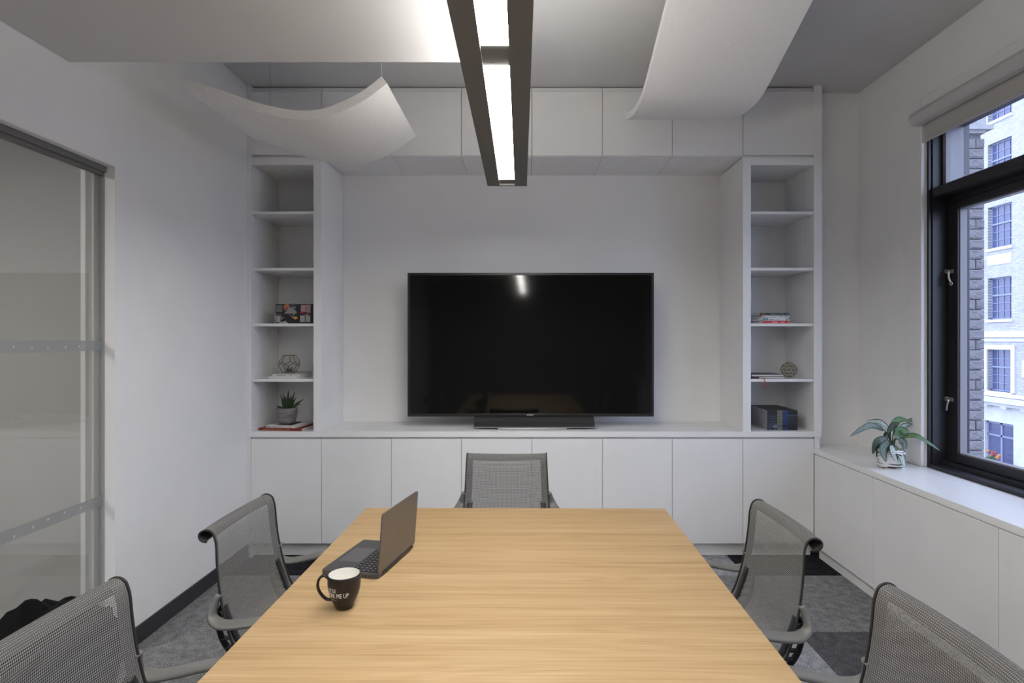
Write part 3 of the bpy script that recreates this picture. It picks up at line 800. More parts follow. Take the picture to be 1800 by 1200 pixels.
# ------------------------------------------------------------------ books
def book(name, w, d, h, loc, rz, cover, label, cat='book', group=None, pages=(.72, .71, .68), side='spine', spine_marks=()):
    """spine along local x at y=0 (front), pages to the back; origin at bottom centre of the spine"""
    o = empty(name, loc, rz); tag(o, label, cat, group)
    t = min(.0022, h * .2); hw_ = w / 2
    m = MB(); m.box(-hw_, hw_, 0, d, 0, t); m.box(-hw_, hw_, 0, d, h - t, h)
    if side == 'spine': m.box(-hw_, hw_, 0, .002, t, h - t)
    m.build('cover', cover, o)
    MB().box(-hw_ + .0008, hw_ - .0008, .0025 if side == 'spine' else .003, d - .003, t + .0002, h - t - .0002).build('pages', nmat('paper', pages, .85), o)
    for (x0, x1, z0, z1, mat) in spine_marks:
        MB().box(-hw_ + x0 * w, -hw_ + x1 * w, -.0006, -.0001, z0 * h, z1 * h).build('spine_print', mat, o)
    return o
cw = nmat('white cover', (.72, .72, .71), .5)
c_red = nmat('dark red cover', (.20, .018, .014), .5)
c_red2 = nmat('bright red cover', (.55, .02, .025), .45)
c_blk = nmat('black cover', (.014, .014, .016), .4)
c_gry = nmat('grey magazine cover', (.35, .35, .35), .5)
teal = nmat('teal print', (.12, .28, .29), .5)
brn = nmat('brown print', (.14, .075, .025), .6)
blue = nmat('blue print', (.025, .06, .22), .5)
pblue = nmat('pale blue print', (.15, .19, .33), .5)
khaki = nmat('khaki print', (.30, .30, .22), .6)

# left tower, bottom: dark red book, white book, potted succulent
zb = zct + .0005; Yb = 4.055; s = F / Yb
rb = book('book', 80 / s, .26, .0165, (X(492, Yb), Yb, zb), -.13 * 0 - .10, c_red, 'dark red book with gold lettering, bottom of the pile under the succulent', 'book', 'books under the succulent')
vs, fs, w = text_geo('AMERICAN WOOD TYPE', .011); k = .20 / w
MB().add([(-.13 + x * k, -.0008, .0042 + y) for x, y in vs], fs).build('spine_lettering', M['gold'], rb)
wb = book('book', 56 / s, .24, .0150, (X(493, Yb + .02), Yb + .02, zb + .017), -.16, cw, 'white book with a black cover picture, directly under the succulent pot', 'book', 'books under the succulent',
          spine_marks=[(.05, .16, .35, .6, M['greytxt']), (.24, .62, .35, .6, M['greytxt']), (.82, .86, .3, .65, c_red)])
MB().box(-.055, .065, .035, .20, .0151, .0154).build('cover_picture', c_blk, wb)
# succulent
sz = zb + .017 + .0156; SY = 4.175; sc_ = F / SY
sp = empty('potted_succulent', (X(504.5, SY), SY, sz)); tag(sp, 'dark green succulent in a ribbed grey pot in the left tower', 'plant')
M['potg'] = noise_mat('grey ribbed concrete', (.13, .12, .12), (.30, .285, .285), (14, 14, 160), .9, bump=.5, dist=.003, lo=.4, hi=.62)
pr = [(0, 0), (.045, 0), (.056, .012), (.066, .045), (.0705, .085), (.0700, .118), (.0655, .118), (.0645, .108)]
rib = []
for i in range(len(pr) - 1):
    (r0, z0), (r1, z1) = pr[i], pr[i + 1]; nseg = 6 if 1 < i < 5 else 1
    for q in range(nseg): t = q / nseg; rib.append((r0 + (r1 - r0) * t + (.0012 if (q % 2 and nseg > 1) else 0), z0 + (z1 - z0) * t))
rib.append(pr[-1]); MB().lathe(rib, 36).build('pot', M['potg'], sp)
MB().lathe([(0, .106), (.066, .106), (.066, .102), (0, .102)], 24).build('soil', nmat('dark soil', (.02, .015, .012), 1), sp)
M['succ'] = noise_mat('succulent green', (.012, .028, .010), (.03, .065, .022), (60, 60, 60), .4)
tips = [(507, 685.7, 0, .012), (518, 688.5, .01, .011), (521, 697.7, -.02, .010), (535, 701, 0, .010), (529.5, 709, -.03, .010), (493, 693.5, 0, .012), (498, 691, .02, .010), (485, 714, -.01, .008), (502, 697, -.03, .012), (512, 695, -.025, .012), (497, 700, -.04, .010), (516, 704, -.045, .010)]
def blade(base, tip, wid, mat, parent, name, th=.004, bend=None):
    base, tip = Vector(base), Vector(tip); mid = (base + tip) / 2 + (bend if bend else Vector((0, 0, .008)))
    pts = smooth_pts([base, mid, tip], 5); n = len(pts)
    wd = [wid * 2 * (.75 + .25 * math.sin(PI * min(1, i / n * 1.6))) * (1 - (i / (n - 1)) ** 2.2) + .0008 for i in range(n)]
    side = (tip - base).cross(Vector((0, -1, 0)))
    if side.length < 1e-4: side = Vector((1, 0, 0))
    m = MB(); m.add(*ribbon(pts, wd, th, side.normalized()), 0, True); return m.build(name, mat, parent)
for (px, py, dz, wv) in tips:
    tp = P(px, py, SY + dz) - Vector(sp.location); bx = max(-.03, min(.03, tp.x * .35))
    blade((bx, dz * .5, .104), tp, wv, M['succ'], sp, 'leaf', .006)

# left tower, second shelf: white books, glass terrarium
zs = lambda py: H - (py - VY) / 247.8
z4 = zs(666) + .0005; Y4 = 4.06; s = F / Y4
book('book', 52 / s, .22, .0150, (X(496, Y4), Y4, z4), -.13, cw, 'white book at the bottom of the pile under the glass terrarium', 'book', 'books under the terrarium')
book('book', 43.5 / s, .21, .0150, (X(497.8, Y4 + .01), Y4 + .01, z4 + .0155), -.22, cw, 'white book with small spine lettering, second under the glass terrarium', 'book', 'books under the terrarium',
     spine_marks=[(.20, .62, .3, .6, M['greytxt']), (.80, .82, .1, .9, M['greytxt']), (.88, .90, .1, .9, M['greytxt'])])
book('book', 44 / s, .20, .008, (X(499, Y4 + .04), Y4 + .04, z4 + .031), -.28, c_gry, 'thin grey magazine directly under the glass terrarium', 'magazine', 'books under the terrarium')
def dodeca(R):
    b = bmesh.new(); bmesh.ops.create_icosphere(b, subdivisions=1, radius=1)
    b.faces.ensure_lookup_table(); V = [f.calc_center_median().normalized() * R for f in b.faces]
    E = [(e.link_faces[0].index, e.link_faces[1].index) for e in b.edges]
    FC = []
    for v in b.verts:
        fs = list(v.link_faces); ax = v.co.normalized(); ref = (V[fs[0].index] - ax * V[fs[0].index].dot(ax)).normalized(); r2 = ax.cross(ref)
        FC.append([f.index for f in sorted(fs, key=lambda f: math.atan2(V[f.index].dot(r2), V[f.index].dot(ref)))])
    b.free(); return V, E, FC
R = 35 / 2 / (F / 4.17) / .95
V, E, FC = dodeca(R); zmin = min(v.z for v in V)
te = empty('glass_terrarium', (X(508.5, 4.17), 4.17, z4 + .0395)); tag(te, 'brass and glass geometric terrarium standing on white books', 'terrarium')
brass = nmat('aged brass', (.28, .19, .07), .38, metal=.8)
V = [v - Vector((0, 0, zmin - .002)) for v in V]
m = MB()
for a, b_ in E: m.tube([V[a], V[b_]], .0023, 6)
m.build('brass_frame', brass, te)
m = MB()
for f_ in FC:
    if sum(V[i].z for i in f_) / 5 > 1.55 * R: continue
    m.add([V[i] for i in f_], [tuple(range(5))])
m.build('panes', thin_glass('terrarium glass', (.93, .95, .94), 1.35), te)
m = MB()
for kx in range(14):
    a = kx * 2.4; rr = .012 + .022 * (kx % 3) / 2
    m.tube(smooth_pts([(0.004, 0, .004), (rr * .6 * math.cos(a), rr * .6 * math.sin(a), .018), (rr * math.cos(a), rr * math.sin(a), .03 + .012 * (kx % 2))], 3), [.0035, .0035, .003, .0026, .002, .0014, .0006], 5)
m.build('air_plant', noise_mat('air plant', (.03, .05, .035), (.12, .15, .12), (90, 90, 90), .7), te)
MB().lathe([(0, .003), (.03, .003), (.02, .012), (0, .016)], 14).build('pebbles', noise_mat('pebbles', (.05, .03, .03), (.25, .22, .2), (200, 200, 200), .9), te)

# left tower, third shelf: collage cover books standing upright
z3 = zs(568.3) + .0005; Y3 = 4.10; s3 = F / Y3
pb = empty('picture_box', (X(517.5, Y3), Y3, z3)); tag(pb, 'long box with a dark colourful collage print on the left tower shelf', 'box')
pw = 66.5 / s3; ph = 34.5 / s3
MB().box(-pw / 2, pw / 2, 0, .10, 0, ph, bev=.0015).build('box_body', c_blk, pb)
MB().box(-pw / 2 - .004, -pw / 2, 0, .10, 0, ph * .52).build('page_edge', cw, pb)
cols = {'or': (.50, .17, .07), 'gy': (.30, .28, .27), 'tl': (.06, .20, .27), 'pk': (.42, .26, .27), 'mg': (.42, .01, .06), 'yl': (.65, .32, .05), 'nv': (.02, .018, .03), 'lg': (.38, .37, .38), 'gr': (.14, .14, .13), 'pu': (.10, .07, .12), 'br': (.25, .08, .05), 'pa': (.45, .45, .42)}
quads = [('gr', [(470, 290), (665, 290), (665, 500), (470, 500)]), ('or', [(700, 330), (770, 235), (880, 260), (905, 340), (840, 430), (740, 460)]), ('br', [(740, 380), (830, 340), (850, 400), (780, 440)]),
         ('gy', [(720, 555), (910, 345), (1060, 440), (1120, 500), (1110, 550)]), ('pa', [(905, 235), (940, 240), (915, 275)]), ('tl', [(940, 290), (1000, 330), (1110, 320), (1060, 420), (960, 370)]), ('gr', [(950, 240), (1110, 240), (1060, 290), (960, 280)]),
         ('pk', [(1250, 290), (1560, 270), (1555, 540), (1370, 500), (1250, 490)]), ('mg', [(1225, 505), (1360, 505), (1340, 550), (1225, 550)]), ('nv', [(1405, 320), (1425, 320), (1425, 500), (1405, 500)]), ('lg', [(1230, 610), (1550, 610), (1550, 820), (1225, 825)]), ('nv', [(1375, 620), (1400, 620), (1400, 820), (1375, 820)]),
         ('or', [(1365, 560), (1530, 560), (1490, 600), (1400, 600)]), ('yl', [(990, 650), (1140, 655), (1150, 710), (1070, 740), (1010, 700)]), ('yl', [(630, 690), (660, 670), (680, 710), (620, 760)]), ('pu', [(470, 560), (630, 560), (640, 600), (480, 610)]),
         ('lg', [(470, 620), (630, 620), (600, 740), (620, 830), (480, 830)]), ('pa', [(500, 865), (770, 780), (850, 865)]), ('pu', [(630, 640), (700, 640), (740, 700), (690, 700)]), ('gy', [(880, 580), (930, 600), (1000, 660), (985, 680)]), ('pa', [(1000, 575), (1060, 575), (1050, 600), (1010, 600)])]
for ci, (c, q) in enumerate(quads):
    z_ = -.0004 - .00008 * ci
    pts = [((x - 1045) / 18 / s3, z_, (870 - y) / 18 / s3) for x, y in q]
    MB().add(pts, [tuple(range(len(pts)))]).build('printed_patch', nmat('print ' + c, cols[c], .45), pb)

# right tower, third shelf: four books
Y5 = 4.06; s = F / Y5; rz = .22
book('book', 51 / s, .20, .0200, (X(1365.5, Y5), Y5, z3), .13, c_red2, 'bright red book at the bottom of the pile in the right tower', 'book', 'paperbacks in the right tower',
     spine_marks=[(.33, .53, .35, .55, M['txt']), (.64, .79, .35, .5, M['txt']), (.92, .955, .25, .7, M['txt'])])
book('book', 51.5 / s, .20, .0190, (X(1364.7, Y5), Y5, z3 + .0205), .13, cw, 'white and teal book lying on the bright red book', 'book', 'paperbacks in the right tower',
     spine_marks=[(0, .20, .1, .98, teal), (.22, .40, .2, .45, blue), (.45, .60, .2, .45, M['greytxt']), (.83, .90, .02, .5, teal), (.90, 1, .5, .98, teal)])
book('book', 49.5 / s, .19, .0175, (X(1364.5, Y5 + .01), Y5 + .01, z3 + .040), .12, nmat('cream cover', (.66, .65, .61), .5), 'cream book second from the top of the right tower pile', 'book', 'paperbacks in the right tower',
     spine_marks=[(.03, .07, .3, .8, c_red), (.62, .74, .55, .8, khaki), (.86, .89, .2, .8, blue), (.12, .50, .25, .4, M['greytxt'])])
book('book', 52 / s, .15, .0175, (X(1361.5, Y5 + .01), Y5 + .01, z3 + .058), .03, c_blk, 'black book with a brown end on top of the right tower pile', 'book', 'paperbacks in the right tower',
     spine_marks=[(.03, .18, .05, .95, brn), (.36, .60, .35, .55, M['greytxt']), (.63, .82, .35, .55, M['greytxt']), (.91, .96, .2, .75, khaki)])
# right tower, second shelf: notebooks and wire ball
Y6 = 4.06; s = F / Y6
nb = book('notebook', 58 / s, .22, .0145, (X(1350.5, Y6), Y6, z4), 0, c_blk, 'dark notebook with a red ribbon, lower of two in the right tower', 'notebook', 'notebooks in the right tower', side='pages')
MB().box(-.118, -.065, -.001, .15, .0025, .0125).build('spine_band', nmat('maroon', (.06, .012, .018), .6), nb)
rib_ = smooth_pts([(-.058, .03, .0095), (-.05, -.004, .0105), (-.042, -.031, .004), (-.038, -.034, -.03), (-.037, -.034, -.072)], 5)
m = MB(); m.add(*ribbon(rib_, [.006] * len(rib_), .0014), 0, False); m.build('ribbon_bookmark', c_red2, nb)
book('notebook', 55 / s, .21, .0160, (X(1350, Y6), Y6 + .004, z4 + .0150), 0, c_blk, 'black hardcover notebook, upper of two in the right tower', 'notebook', 'notebooks in the right tower', side='pages')
b = bmesh.new(); bmesh.ops.create_icosphere(b, subdivisions=2, radius=1)
R = 27 / 2 / (F / 4.18)
m = MB(); Vv = [v.co.normalized() * R for v in b.verts]; zmin = min(v.z for v in Vv)
for e_ in b.edges:
    m.tube([Vv[e_.verts[0].index] - Vector((0, 0, zmin - .0012)), Vv[e_.verts[1].index] - Vector((0, 0, zmin - .0012))], .0011, 5)
b.free()
V, E, FC = dodeca(R * .62)
for a, b_ in E: m.tube([V[a] - Vector((0, 0, zmin - .0012)), V[b_] - Vector((0, 0, zmin - .0012))], .0009, 5)
wbll = m.build('wire_ball', brass); wbll.location = (X(1386.5, 4.18), 4.18, z4); wbll.rotation_euler = (0, 0, .3)
tag(wbll, 'small brass wire geometric ball beside the black notebooks', 'ornament')
# right tower, bottom: pile of magazines
YM = 4.075; sm_ = F / YM; nM = 18; hm = (758 - 723) / sm_ / nM
onames = ['topmost', 'second from the top', 'third from the top', 'fourth from the top', 'fifth from the top', 'sixth from the top', 'seventh from the top', 'eighth from the top', 'ninth from the top', 'ninth from the bottom', 'eighth from the bottom', 'seventh from the bottom', 'sixth from the bottom', 'fifth from the bottom', 'fourth from the bottom', 'third from the bottom', 'second from the bottom', 'bottommost']
mw = 53 / sm_
cover_cols = [nmat('navy print', (.02, .025, .05), .5), nmat('slate print', (.06, .07, .11), .5), pblue, nmat('stone print', (.30, .31, .33), .5)]
for i in range(nM):
    k = nM - 1 - i
    mk = [(.33, .40, .2, .8, khaki), (.41, .50, .2, .8, khaki), (.52, .67, .1, .9, blue)]
    if 4 <= k < 9: mk += [(.03, .32, .15, .8, cover_cols[k % 2]), (.68, .98, .4, .85, cover_cols[1 + (k == 4)])]
    if 9 <= k < 13: mk += [(.03, .32, .15, .75, cover_cols[1]), (.68, .98, .2, .6, cover_cols[k % 2])]
    if k in (13, 14, 15): mk += [(.03, .20, .1, .9, cover_cols[1]), (.20, .33, .0, 1, pblue), (.33, .5, 0, 1, cover_cols[3]), (.53, .66, 0, 1, pblue)]
    if k == 17: mk += [(.05, .12, .2, .9, cover_cols[3]), (.2, .3, .1, .9, pblue)]
    book('magazine', mw, .33, hm * .94, (X(1375.5, YM) + random.uniform(-.0012, .0012), YM + random.uniform(0, .002), zct + .0005 + i * hm), 0,
         c_blk, 'black magazine, %s of the pile in the right tower' % onames[k], 'magazine', 'black magazines in the right tower', pages=(.62, .62, .62), spine_marks=mk)
# small paper behind the red book
tag(MB().add([(0, 0, .001), (.05, .01, .001), (.06, .06, .004), (.01, .07, .02)], [(0, 1, 2, 3)]).add([(0, 0, .0004), (.05, .01, .0004), (.06, .06, .0034), (.01, .07, .0194)], [(3, 2, 1, 0)]).build('paper_slip', cw), 'small white paper slip right of the red book', 'paper').location = (X(1388, 4.12), 4.10, z3)

# ------------------------------------------------------------------ plant on the bench
PY = 3.44
pp = empty('potted_plant', (X(1566, PY), PY, WB)); tag(pp, 'leafy green and silver potted plant on the white window bench', 'plant')
pm = nmat('white pot with black strokes', (.8, .8, .8), .4)
tc = N(pm, 'ShaderNodeTexCoord'); mp_ = N(pm, 'ShaderNodeMapping'); mp_.inputs['Scale'].default_value = (9, 9, 95)
nz = N(pm, 'ShaderNodeTexNoise'); nz.inputs['Scale'].default_value = 1; nz.inputs['Detail'].default_value = 1
cr = N(pm, 'ShaderNodeValToRGB'); cr.color_ramp.elements[0].position = .40; cr.color_ramp.elements[0].color = (.02, .02, .02, 1); cr.color_ramp.elements[1].position = .43; cr.color_ramp.elements[1].color = (.8, .8, .79, 1)
L(pm, tc.outputs['Object'], mp_.inputs[0]); L(pm, mp_.outputs[0], nz.inputs[0]); L(pm, nz.outputs[0], cr.inputs[0]); L(pm, cr.outputs[0], bsdf(pm).inputs['Base Color'])
MB().lathe([(0, 0), (.066, 0), (.070, .003), (.0725, .05), (.0735, .108), (.0725, .112), (.068, .110), (.067, .098)], 40).build('pot', pm, pp)
MB().lathe([(0, .098), (.068, .098), (.068, .094), (0, .094)], 24).build('soil', nmat('potting soil', (.03, .02, .015), 1), pp)
def leafmat(name, edge, mid, rough=.35):
    m = nmat(name, edge, rough, spec=.5)
    uv = N(m, 'ShaderNodeUVMap'); sp_ = N(m, 'ShaderNodeSeparateXYZ'); L(m, uv.outputs[0], sp_.inputs[0])
    nz = N(m, 'ShaderNodeTexNoise'); nz.inputs['Scale'].default_value = 9; L(m, uv.outputs[0], nz.inputs[0])
    ab = N(m, 'ShaderNodeMath', operation='ABSOLUTE'); L(m, sp_.outputs[0], ab.inputs[0])
    ad = N(m, 'ShaderNodeMath', operation='MULTIPLY_ADD'); ad.inputs[1].default_value = .7; L(m, nz.outputs[0], ad.inputs[0]); L(m, ab.outputs[0], ad.inputs[2])
    cr = N(m, 'ShaderNodeValToRGB'); e = cr.color_ramp.elements
    e[0].position = .36; e[0].color = (*[x * .8 for x in edge], 1); e[1].position = .42; e[1].color = (*mid, 1)
    x = e.new(.80); x.color = (*mid, 1); x = e.new(.98); x.color = (*edge, 1)
    L(m, ad.outputs[0], cr.inputs[0]); L(m, cr.outputs[0], bsdf(m).inputs['Base Color']); return m
lm = {'d': leafmat('dark leaf', (.022, .050, .022), (.10, .135, .105)), 's': leafmat('silver leaf', (.05, .10, .06), (.42, .48, .44)), 'g': leafmat('green leaf', (.05, .12, .045), (.11, .20, .085))}
leaves = [  # base px,py ; mid ; tip ; half width px ; depth offsets base, tip ; kind
    ((1553, 755), (1528, 747.5), (1493, 767.5), 5.5, -.02, -.10, 'd'), ((1562, 753), (1546, 741), (1521, 741), 5.5, .0, .05, 's'),
    ((1566, 748), (1580, 737.5), (1598, 739), 6, .01, .06, 'g'), ((1592, 741), (1605, 738), (1623, 742), 3.5, .07, .12, 's'),
    ((1561, 760), (1570, 748), (1582, 743), 6, -.03, -.06, 'd'), ((1581, 751), (1592, 747), (1605, 744.5), 4.5, .04, .09, 's'),
    ((1577, 770), (1583, 757), (1599, 758), 9, -.02, -.03, 'g'), ((1586, 768), (1612, 766), (1653, 792), 4.6, 0, -.08, 'g'),
    ((1560, 769), (1541, 778), (1534, 798), 7, -.02, -.05, 'd'), ((1557, 777), (1546, 787), (1541, 804), 6, .0, .02, 'd'),
    ((1563, 774), (1553, 791), (1557.5, 812), 9, -.05, -.085, 'd'), ((1567, 782), (1572, 797), (1576, 812), 8, -.06, -.09, 's'),
    ((1579, 790), (1586, 804), (1591, 822.5), 8, -.06, -.10, 's'), ((1580, 772), (1589, 778), (1590, 793), 8, .0, -.02, 'd'),
    ((1571, 765), (1575, 752), (1573, 747), 4, .03, .04, 'd'), ((1564, 770), (1558, 762), (1552, 770), 4, .03, .05, 'd')]
o0 = Vector(pp.location)
for (bp_, mp2, tp_, hwp, d0, d1, kd) in leaves:
    a = P(*bp_, PY + d0) - o0; c = P(*tp_, PY + d1) - o0; mdl = P(*mp2, PY + (d0 + d1) / 2) - o0
    pts = smooth_pts([a, mdl, c], 7); n = len(pts); vs = []; uvs = []; wmax = hwp / 290
    for i, p in enumerate(pts):
        t = i / (n - 1); tan = (pts[min(i + 1, n - 1)] - pts[max(i - 1, 0)]).normalized()
        # leaf blade: partly turned towards the room
        side = tan.cross(Vector((.25, -1, .35)).normalized())
        if side.length < .05: side = Vector((1, 0, 0))
        side.normalize(); nn = side.cross(tan)
        wv = wmax * .98 * (math.sin(PI * min(1, (t * .96 + .04)) ** .8) ** .8 if t < 1 else 0)
        for u in (-1, -.5, 0, .5, 1):
            vs.append(p + side * u * wv + nn * (-(1 - abs(u)) * wv * .28)); uvs.append((u * .9, t))
    fs = [(i * 5 + j, i * 5 + j + 1, (i + 1) * 5 + j + 1, (i + 1) * 5 + j) for i in range(n - 1) for j in range(4)]
    k2 = len(vs)
    o = uvobj('leaf', [(vs, fs, uvs)], lm[kd], pp)
    root = Vector((max(-.03, min(.03, a.x * .3)), d0 * .4, .095))
    if hwp > 4.2:
        mid = (root + a) / 2 + Vector((-(a.x) * .25, 0, .03))
        MB().tube(smooth_pts([root, mid, a], 5), .0028, 6).build('stem', lm['d'], pp)
# ------------------------------------------------------------------ black bag on the floor
bag = empty('backpack', (-1.74, 2.02, 0)); tag(bag, 'slouched black bag on the floor by the glass door', 'bag')
bb = bmesh.new(); bmesh.ops.create_icosphere(bb, subdivisions=5, radius=1)
from mathutils import noise as mn
for v in bb.verts:
    c = v.co.copy(); d = 1 + .16 * mn.noise(c * 2.1) + .07 * mn.noise(c * 5.5 + Vector((3, 1, 2))) + .03 * mn.noise(c * 13)
    v.co = Vector((c.x * .17 * d, c.y * .34 * d, max(0, .27 + c.z * .33 * d)))
M['bag'] = noise_mat('black nylon', (.003, .003, .0035), (.007, .007, .008), (14, 14, 14), .7, spec=.12, bump=.6, dist=.02)
MB().bm(bb, 0, True).build('body', M['bag'], bag)
m = MB(); hs = smooth_pts([(.05, -.12, .52), (.06, -.07, .58), (.06, .0, .59), (.05, .08, .58), (.04, .12, .5)], 5)
m.add(*ribbon(hs, [.03] * len(hs), .006), 0, True); m.build('handle', M['bag'], bag)

# ------------------------------------------------------------------ outside: neighbouring stone wing and the building over the street
stone = noise_mat('rock faced granite', (.11, .105, .115), (.29, .28, .30), (24, 24, 24), .95, bump=1.0, dist=.02, detail=8)
stone_s = noise_mat('smooth granite', (.25, .25, .26), (.32, .32, .33), (9, 9, 9), .9)
SZ = 10.0
sw = empty('stone_pier', (7.3, SZ, -5)); tag(sw, 'tall grey stone pier of rough blocks outside the window', 'pier')
xr = .804 * SZ - 7.3
MB().box(-1.2, xr - .03, .03, 1.6, 0, 10.15).build('core', noise_mat('mortar', (.09, .09, .10), (.14, .14, .15), (30, 30, 30), 1), sw)
bhs = []; z = 0; bh = .1765
base = []
for q in range(3):
    b = bmesh.new(); bmesh.ops.create_cube(b, size=1); bmesh.ops.subdivide_edges(b, edges=b.edges[:], cuts=4, use_grid_fill=True)
    for v in b.verts:
        if v.co.y < -.4 and abs(v.co.x) < .4 and abs(v.co.z) < .4: v.co.y -= random.uniform(.05, .30)
        elif v.co.y < -.4: v.co.x *= .97; v.co.z *= .95
        v.co = Vector((v.co.x, v.co.y, v.co.z))
    o = MB().bm(b).build('stone_block', stone, sw); base.append(o.data); bpy.data.objects.remove(o)
k = 0
while z < 10.0:
    for (x0, x1) in ((xr - .30, xr), (xr - .62, xr - .308)) if k % 4 else ((xr - .145, xr), (xr - .62, xr - .153)):
        if z > 3.4:
            o = bpy.data.objects.new('stone_block', base[(k + int(x0 * 10)) % 3]); COL.objects.link(o); o.parent = sw
            o.location = ((x0 + x1) / 2, .04, z + bh / 2); o.scale = (x1 - x0 - random.uniform(0, .012), .12, bh - .008)
    z += bh; k += 1
MB().box(-1.22, xr + .01, -.04, 1.62, 10.15, 14.5).box(-1.25, xr + .10, -.10, 1.66, 10.2, 10.28).build('upper_shaft', stone_s, sw)

XF = 23.8
brick = nmat('pale brick', (.5, .5, .5), .9)
tc = N(brick, 'ShaderNodeTexCoord'); sp_ = N(brick, 'ShaderNodeSeparateXYZ'); cb_ = N(brick, 'ShaderNodeCombineXYZ')
L(brick, tc.outputs['Object'], sp_.inputs[0]); L(brick, sp_.outputs[1], cb_.inputs[0]); L(brick, sp_.outputs[2], cb_.inputs[1])
bt = N(brick, 'ShaderNodeTexBrick'); L(brick, cb_.outputs[0], bt.inputs[0])
bt.inputs['Color1'].default_value = (.40, .395, .40, 1); bt.inputs['Color2'].default_value = (.52, .515, .52, 1); bt.inputs['Mortar'].default_value = (.26, .26, .27, 1)
bt.inputs['Scale'].default_value = 1; bt.inputs['Brick Width'].default_value = .21; bt.inputs['Row Height'].default_value = .072; bt.inputs['Mortar Size'].default_value = .008
L(brick, bt.outputs[0], bsdf(brick).inputs['Base Color'])
lime = noise_mat('white limestone', (.56, .56, .56), (.64, .64, .64), (2, 2, 2), .85)
wfr = nmat('blue grey sash paint', (.24, .27, .40), .5)
wgl = nmat('office window glass', (.09, .10, .19), .12, spec=.8)
fb = empty('office_building', (XF, 28.6, -6.5)); tag(fb, 'pale brick building with tall gridded windows across the street', 'building')
oz = -6.5; zf = lambda py: 1.55 - (py - VY) / (F * .832 / XF) - oz      # heights on the facade (local)
wy0, wy1 = XF / .8535 - 28.6, XF / .8115 - 28.6
rows = [(zf(135), zf(208)), (zf(247), zf(320)), (zf(360), zf(434.5)), (zf(487), zf(561)), (zf(614), zf(688))]   # top, bottom
bay = 3.4
cols_y = [wy0 + k_ * bay for k_ in range(-3, 3)]
wall = MB(); ww = wy1 - wy0
ybnd = [cols_y[0] - 2.5] + [v for c in cols_y for v in (c, c + ww)] + [cols_y[-1] + ww + 3]
ztop = 24.0; zlow = zf(745)
for i in range(0, len(ybnd) - 1, 2): wall.box(0, .5, ybnd[i], ybnd[i + 1], zlow + .6, ztop)
for c in cols_y:
    zz_ = [zlow + .6]
    for (t_, b_) in reversed(rows): zz_ += [b_, t_]
    zz_ += [ztop]
    for i in range(0, len(zz_), 2): wall.box(0, .5, c, c + ww, zz_[i], zz_[i + 1])
wall.build('brick_wall', brick, fb)
ya, yb = ybnd[0], ybnd[-1]
for ri, (t_, b_) in enumerate(rows):
    for ci, c in enumerate(cols_y):
        if ri == 0 and ci not in (2, 3, 4): pass
        h_ = t_ - b_
        f_ = MB(); x0 = .18
        f_.box(x0, x0 + .06, c, c + .06, b_, t_); f_.box(x0, x0 + .06, c + ww - .06, c + ww, b_, t_); f_.box(x0, x0 + .06, c, c + ww, b_, b_ + .08); f_.box(x0, x0 + .06, c, c + ww, t_ - .05, t_)
        zmid = t_ - h_ * .42
        f_.box(x0 - .03, x0 + .03, c, c + ww, zmid - .04, zmid + .04)
        for q in (1, 2, 3): yq = c + ww * q / 4; f_.box(x0 + .01, x0 + .04, yq - .014, yq + .014, b_, t_)
        for zq in (t_ - h_ * .22, zmid - h_ * .19, zmid - h_ * .385): f_.box(x0 + .01, x0 + .04, c, c + ww, zq - .014, zq + .014)
        wf = f_.build('sash_window', wfr, fb)
        MB().box(x0 + .045, x0 + .055, c + .02, c + ww - .02, b_, t_).build('pane', wgl, wf)
        if ri == 3 and ci == 3:
            MB().box(x0 + .036, x0 + .042, c + ww * .11, c + ww * .19, b_ + .9, b_ + 1.35).box(x0 + .036, x0 + .042, c + ww * .11, c + ww * .19, b_ + .45, b_ + .83).build('lit_lamp', emit('lamp glow', (1, .72, .22), .8), wf)
        MB().box(-.09, .2, c - .08, c + ww + .08, b_ - .14, b_).build('window_sill', lime, fb)
        if ri == 4:
            sr_ = MB(); wdt = .22
            sr_.box(-.07, .0, c - wdt, c, b_, t_ + wdt); sr_.box(-.07, 0, c + ww, c + ww + wdt, b_, t_ + wdt); sr_.box(-.07, 0, c, c + ww, t_, t_ + wdt)
            sr_.build('window_surround', lime, fb)
            MB().box(-.04, 0, c + ww + .6, c + bay - .6, b_ + .8, t_ - .5).build('stone_plaque', lime, fb)
for ri in (2,):
    for c in cols_y: MB().box(-.03, 0, c, c + ww, rows[2][1] - .85, rows[2][1] - .35).build('stone_plaque', lime, fb)
MB().box(-.14, 0, ya, yb, zf(593), zf(582)).box(-.06, 0, ya, yb, zf(600), zf(594)).build('string_course', lime, fb)
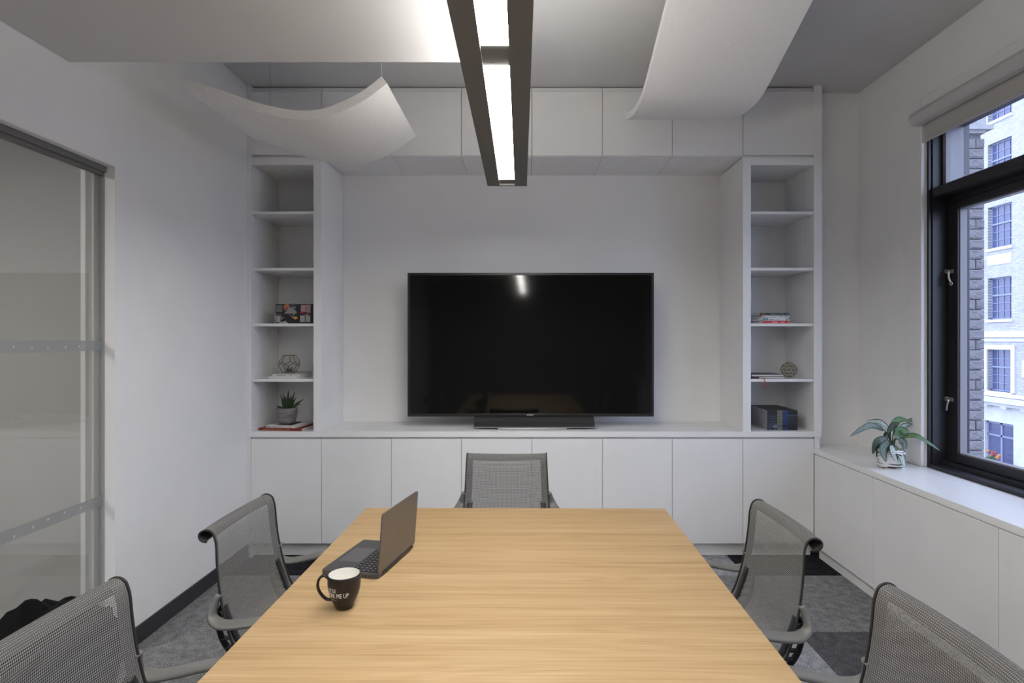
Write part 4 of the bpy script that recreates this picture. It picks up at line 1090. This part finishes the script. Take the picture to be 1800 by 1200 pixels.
cm = MB(); cm.box(-.15, 0, ya, yb, zf(697), zf(690.5)); cm.box(-.55, 0, ya, yb, zf(706), zf(698)); cm.box(-.35, 0, ya, yb, zf(712), zf(706)); cm.box(-.05, .5, ya, yb, zf(742), zf(712)); cm.build('cornice', lime, fb)
dn = MB(); yy = ya
while yy < yb: dn.box(-.33, -.05, yy, yy + .35, zf(716), zf(712)); yy += 1.15
dn.build('dentils', lime, fb)['kind'] = 'stuff'
for c in cols_y:
    MB().box(-.05, .5, c - bay + ww + .15, c - .15, 0, zf(742)).build('pilaster', lime, fb)
    s_ = MB(); a0, a1 = c - .15, c + ww + .15; z1 = zf(742)
    s_.box(.1, .18, a0, a1, z1 - .12, z1); s_.box(.1, .18, a0, a1, z1 - .75, z1 - .66); s_.box(.1, .18, (a0 + a1) / 2 - .05, (a0 + a1) / 2 + .05, .6, z1); s_.box(.1, .18, a0, a0 + .06, .6, z1); s_.box(.1, .18, a1 - .06, a1, .6, z1)
    s_.box(.1, .5, a0, a1, 0, .6)
    so = s_.build('shop_window', wfr, fb)
    MB().box(.15, .16, a0, a1, .6, z1).build('pane', wgl, so)
MB().box(.5, .9, ya, yb, 0, ztop).build('core', nmat('core', (.05, .05, .06), .9), fb)
fl = empty('flower_display', (XF - .75, XF / .847, zf(816) + oz)); tag(fl, 'red and orange flowers in the shop window across the street', 'flowers')
MB().box(-.12, .12, -.42, .42, -.15, .1, bev=.02).build('planter', nmat('terracotta', (.22, .07, .06), .8), fl)
for q in range(26):
    b = bmesh.new(); bmesh.ops.create_icosphere(b, subdivisions=1, radius=random.uniform(.06, .1))
    c = random.choice(((.35, .06, .06), (.5, .2, .06), (.25, .08, .12), (.06, .12, .05)))
    MB().bm(b, 0, False, Matrix.Translation((random.uniform(-.08, .08), random.uniform(-.38, .38), random.uniform(.12, .75)))).build('bloom', nmat('bloom', c, .7), fl)
struct(B('ground_street', M['asphalt'], (2.9, 60, -60, 120, -6.6, -6.5)), 'asphalt street far below the window', 'street')
